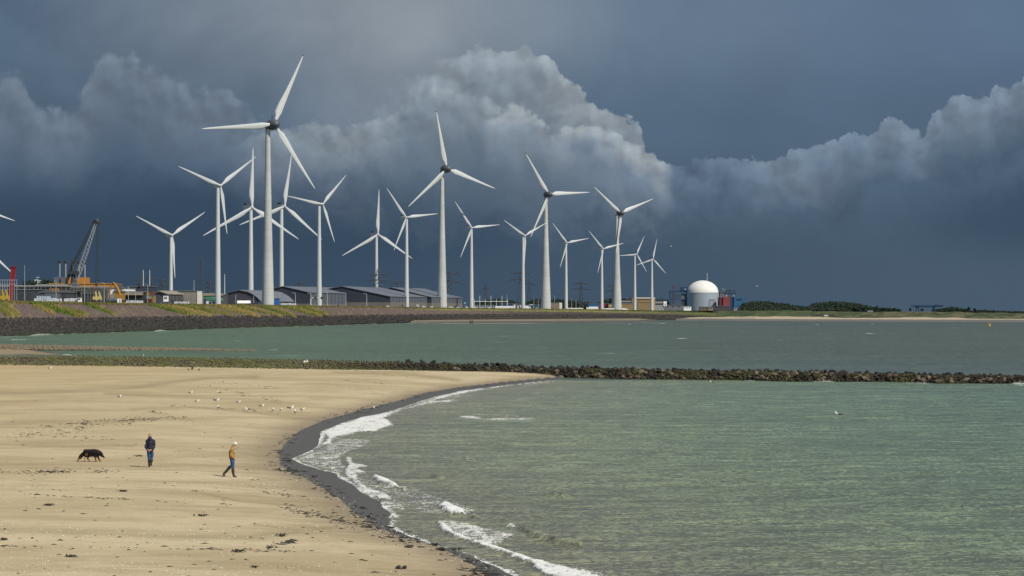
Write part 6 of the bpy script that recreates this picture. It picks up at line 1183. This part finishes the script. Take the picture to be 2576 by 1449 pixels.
GL_ = [(300.5, 1000.5, 'sit', 1, 1.1, 'lone gull sitting well to the left of the flock, above the people'), (479.5, 993, 'stand', .3, 1, 'gull standing left at the back of the flock'), (495.5, 1011.5, 'sit', .2, .95, 'gull crouched at the left edge of the flock'), (544.5, 1013.5, 'stand', .1, 1.25, 'large gull with white head standing left in the flock'), (550.6, 989.5, 'sit', 2.9, 1, 'rearmost crouching gull of the flock'), (549.5, 1031.5, 'stand', 1.9, 1.1, 'gull with neck stretched left in the flock, nearest the footprints'), (600, 1013.5, 'sit', .4, .9, 'gull sitting in the middle of the flock, dark droppings beside it'), (622.5, 1036.5, 'stand', -2.4, 1.15, 'gull facing left standing in the middle of the flock'), (658, 1027.5, 'stand', .3, 1.1, 'gull standing in the middle of the flock, right of the left-facing one'), (686.5, 1038, 'stand', 1.5, 1.1, 'gull seen from behind, third from the right end of the flock'), (706.5, 1036, 'stand', 1.2, .9, 'small gull between the two seen from behind and the large one'), (731, 1034, 'stand', .2, 1.35, 'largest gull of the flock with a bright white head'), (742.5, 1043.5, 'stand', 1.7, 1.2, 'gull nearest the water line, just in front of the largest one'), (760.5, 1036, 'stand', .5, 1, 'gull at the right end of the flock'), (125.5, 928, 'sit', .2, 1.3, 'white gull sitting at the foot of the weedy left end of the groyne'), (175, 918.5, 'stand', 2.9, 1.3, 'gull standing on the weedy stones at the left end of the groyne'), (363, 911, 'stand', .4, 1.2, 'gull standing on the groyne stones above the damp pool'), (940, 1033.5, 'stand', 1.4, 1.1, 'gull standing on the wet sand at the water edge')]
for px, py, po, hd, s, lab in GL_:
    gp = ground(px, py); 
    if py < 920: gp.z += .9; gp.y += 6; gp.x *= 1.018
    gull(tuple(gp), po, hd, s, lab)
for px, py, s, lab in ((2109, 1046, 1.5, 'gull swimming alone in the middle of the right-hand bay'), (1791, 964, 1.3, 'gull swimming close to the groyne')): x, y = flat(px, py); gull((x, y, .04), 'swim', 2.8, s, lab)
for px, py, d, s, hd, lab in ((768, 911, 300, 1.5, .5, 'white gull flying low over the middle of the groyne'), (1904, 1074 / 1.4907, 900, 1.6, .4, 'far gull gliding against the dark sky above the pylons'), (1688, 620, 900, 1.5, .2, 'far gull gliding to the right of the smallest turbine')): gull(tuple(W(px, py, d)), 'fly', hd, s, lab)

# ------------------------------------------------------------------ beach litter and footprint marks
def scatter():
    kelp_and_print_dark = mat('kelp_and_print_dark', C(.035, .030, .016), .6, .5, 3, col2=C(.012, .012, .009)); shell = mat('shell', C(.72, .68, .58), .6, .1, 4); r = np.random.default_rng(12)
    def place(pxs, pys):
        d = (H - .4) * F / (pys - HY)
        for _ in range(5): z = beach_z(np.stack([(pxs - CX) * d / F, d], 1))[0]; d = (H - z) * F / (pys - HY)
        return np.stack([(pxs - CX) * d / F, d, z], 1)
    def bits(P, s, m, name, hgt, asp=1.6):
        n = len(P); V = np.zeros((n, 5, 3)); a = r.uniform(0, 6.28, n); s = s * r.uniform(.5, 1.5, n); ca, sa = np.cos(a), np.sin(a)
        for k, (u, v) in enumerate(((1, .1), (.1, .6), (-1, -.1), (0, -.5))): uu = u * asp * s * r.uniform(.7, 1.3, n); vv = v * s * r.uniform(.7, 1.3, n); V[:, k, 0] = P[:, 0] + uu * ca - vv * sa; V[:, k, 1] = P[:, 1] + uu * sa + vv * ca; V[:, k, 2] = P[:, 2] - .005
        V[:, 4] = P; V[:, 4, 2] += s * hgt; base = np.arange(n)[:, None] * 5; Fc = np.concatenate([base + np.array(q) for q in ((0, 1, 4), (1, 2, 4), (2, 3, 4), (3, 0, 4))]); return soup(name, V.reshape(-1, 3), Fc, m)
    # seaweed along tide line and in strings, dark bits as footprint shade, loose scatter
    X, Y = [], []
    Sp = np.array(S_px[2:-1], float); seg = np.hypot(*np.diff(Sp, axis=0).T); cum = np.r_[0, np.cumsum(seg)]
    for k in range(1700):
        u = r.uniform(0, cum[-1]); x = np.interp(u, cum, Sp[:, 0]); y = np.interp(u, cum, Sp[:, 1]); w = (y - HY) / 300; cl = math.sin(u * .021) * .5 + math.sin(u * .057 + 1) * .5
        if r.random() > .45 + .5 * cl: continue
        X.append(x + r.normal(4, 11) * w + r.exponential(8) * w * (r.random() < .3)); Y.append(y + r.normal(0, 5) * w)
    tide = place(np.array(X), np.array(Y)); tide = tide[tide[:, 2] > -.02]
    X, Y = [], []
    lines = [((60, 1079), (330, 1050), 110, 4), ((30, 1090), (300, 1105), 70, 5), ((350, 1055), (470, 1049), 60, 3), ((450, 1022), (760, 1040), 60, 3), ((10, 1186), (300, 1186), 90, 4), ((0, 1240), (680, 1275), 60, 2.2), ((680, 1270), (940, 1330), 80, 5), ((430, 956), (700, 975), 80, 4), ((510, 968), (640, 995), 50, 3), ((900, 935), (1150, 960), 50, 3), ((0, 1375), (700, 1385), 90, 5), ((600, 990), (700, 1010), 40, 4), ((860, 955), (1040, 975), 40, 3), ((330, 1145), (370, 1148), 25, 3), ((200, 1075), (420, 1040), 160, 14), ((20, 1100), (240, 1075), 110, 12), ((0, 1188), (240, 1186), 110, 6), ((720, 1275), (900, 1325), 90, 14), ((640, 1230), (800, 1260), 40, 10), ((500, 955), (720, 980), 60, 6), ((670, 1380), (740, 1360), 90, 5), ((800, 960), (1000, 1000), 50, 8), ((380, 1035), (480, 1060), 90, 5)]  # some of these lines are footprint trails, their shade laid as dark bits
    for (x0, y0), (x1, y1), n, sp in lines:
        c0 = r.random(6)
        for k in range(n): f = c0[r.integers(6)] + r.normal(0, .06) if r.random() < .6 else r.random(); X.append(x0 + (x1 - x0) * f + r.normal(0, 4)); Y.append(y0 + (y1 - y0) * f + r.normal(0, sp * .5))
    for k in range(420): Y.append(945 + 510 * r.random() ** .9); X.append(r.uniform(-40, 1150))
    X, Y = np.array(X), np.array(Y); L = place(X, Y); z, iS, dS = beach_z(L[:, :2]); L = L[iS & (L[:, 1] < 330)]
    sz = np.concatenate([r.uniform(.06, .16, len(tide)), r.uniform(.045, .10, len(L))]); tag(bits(np.concatenate([tide, L]), sz, kelp_and_print_dark, 'seaweed_and_print_bits', .3), kind='stuff')
    X = r.uniform(-60, 1150, 3600); Y = 1010 + 470 * r.random(3600) ** .75; X2 = r.normal(600, 160, 900); Y2 = r.normal(1225, 40, 900); X = np.r_[X, X2]; Y = np.r_[Y, Y2]; Q = place(X, Y); z, iS, dS = beach_z(Q[:, :2]); dn = vnoise(Q[:, :2], .16, 77, 3); keep = iS & (dn + r.normal(0, .06, len(dn)) > .5) & (Q[:, 1] < 250); Q = Q[keep]
    # pebbles, and glints of the wet strip laid in as pale shell bits
    X, Y = [], []
    for k in range(900):
        u = r.uniform(0, cum[-1]); x = np.interp(u, cum, Sp[:, 0]); y = np.interp(u, cum, Sp[:, 1]); w = (y - HY) / 300; X.append(x + (r.exponential(14) - 4) * w); Y.append(y + r.normal(0, 6) * w)
    T = place(np.array(X), np.array(Y)); T = T[T[:, 2] > .0]
    tag(bits(np.concatenate([Q, T]), .019, shell, 'shell_and_glint_bits', .9, 1.1), kind='stuff')
    # the larger single clumps
    for i, (px, py, s, lab) in enumerate([(309, 1237, .22, 'flat dark seaweed clump alone on the sand below the dog, nearest the footprints'), (119, 1272, .24, 'seaweed clump on the open sand near the left edge, below the dog'), (509, 1299, .24, 'seaweed clump below and left of the walking person'), (598, 1389, .26, 'seaweed clump with a white shell at the end of the dark sand trough'), (181, 1401, .22, 'seaweed strand near the lower left, below the dark trough'), (708, 1349, .26, 'seaweed clump above the brown patch of scraps'), (9, 1358, .22, 'seaweed clump touching the left edge of the picture'), (1008, 1431, .30, 'small heap of seaweed at the lower edge near the wet strip'), (1029, 1378, .24, 'seaweed clump between the dry sand and wet strip'), (1090, 1372, .22, 'seaweed clump on the wet strip'), (1110, 1385, .26, 'black seaweed heap lying on the wet strip beside the long foam line'), (1145, 1384, .2, 'seaweed tuft close to the long foam line'), (1180, 1415, .24, 'seaweed heap on the wet strip near the bottom edge'), (640, 1428, .16, 'thin dark strand at the bottom left of the beach'), (912, 1279, .2, 'seaweed clump in the middle of the wet strip'), (925, 1301, .2, 'seaweed clump just under the corner of the swash'), (790, 1200, .2, 'weed clump on the wet strip above the swash bend'), (727, 1160, .2, 'weed clump at the narrowest part of the wet strip')]):
        p = place(np.array([float(px)]), np.array([float(py)]))[0]; b = MB(); rr = random.Random(i)
        for k in range(9): a = rr.uniform(0, 6.28); L_ = s * rr.uniform(.4, 1.0); q = Vector((rr.gauss(0, s * .35), rr.gauss(0, s * .3), .01)); e = q + Vector((math.cos(a) * L_ * 1.2, math.sin(a) * L_, rr.uniform(0, .04))); b.tube([q, q.lerp(e, .5) + Vector((0, 0, s * .22)), e], [s * .10, s * .13, s * .03], 6, .6)
        o = b.build('seaweed_clump', kelp_and_print_dark, None, True, tuple(p)); tag(o, lab, 'seaweed', 'larger seaweed clumps on the beach')
    # old stakes by the groyne
    for i, (px, py, h, lab) in enumerate(((711 / 1.4907 + 6, 930, .5, 'middle and tallest of the dark stumps by the groyne foot'), (706 / 1.4907, 931, .2, 'left low stump by the groyne foot'), (722 / 1.4907, 929, .35, 'upper stump behind the tallest one by the groyne foot'), (746 / 1.4907, 932, .25, 'right-hand stump by the groyne foot'))):
        p = ground(px, py); b = MB(); b.tube([(0, 0, -.2), (.02, 0, h)], [.12, .08], 8); o = b.build('stake', dark, None, False, tuple(p)); tag(o, lab, 'stake', 'old stakes by the groyne')
scatter()
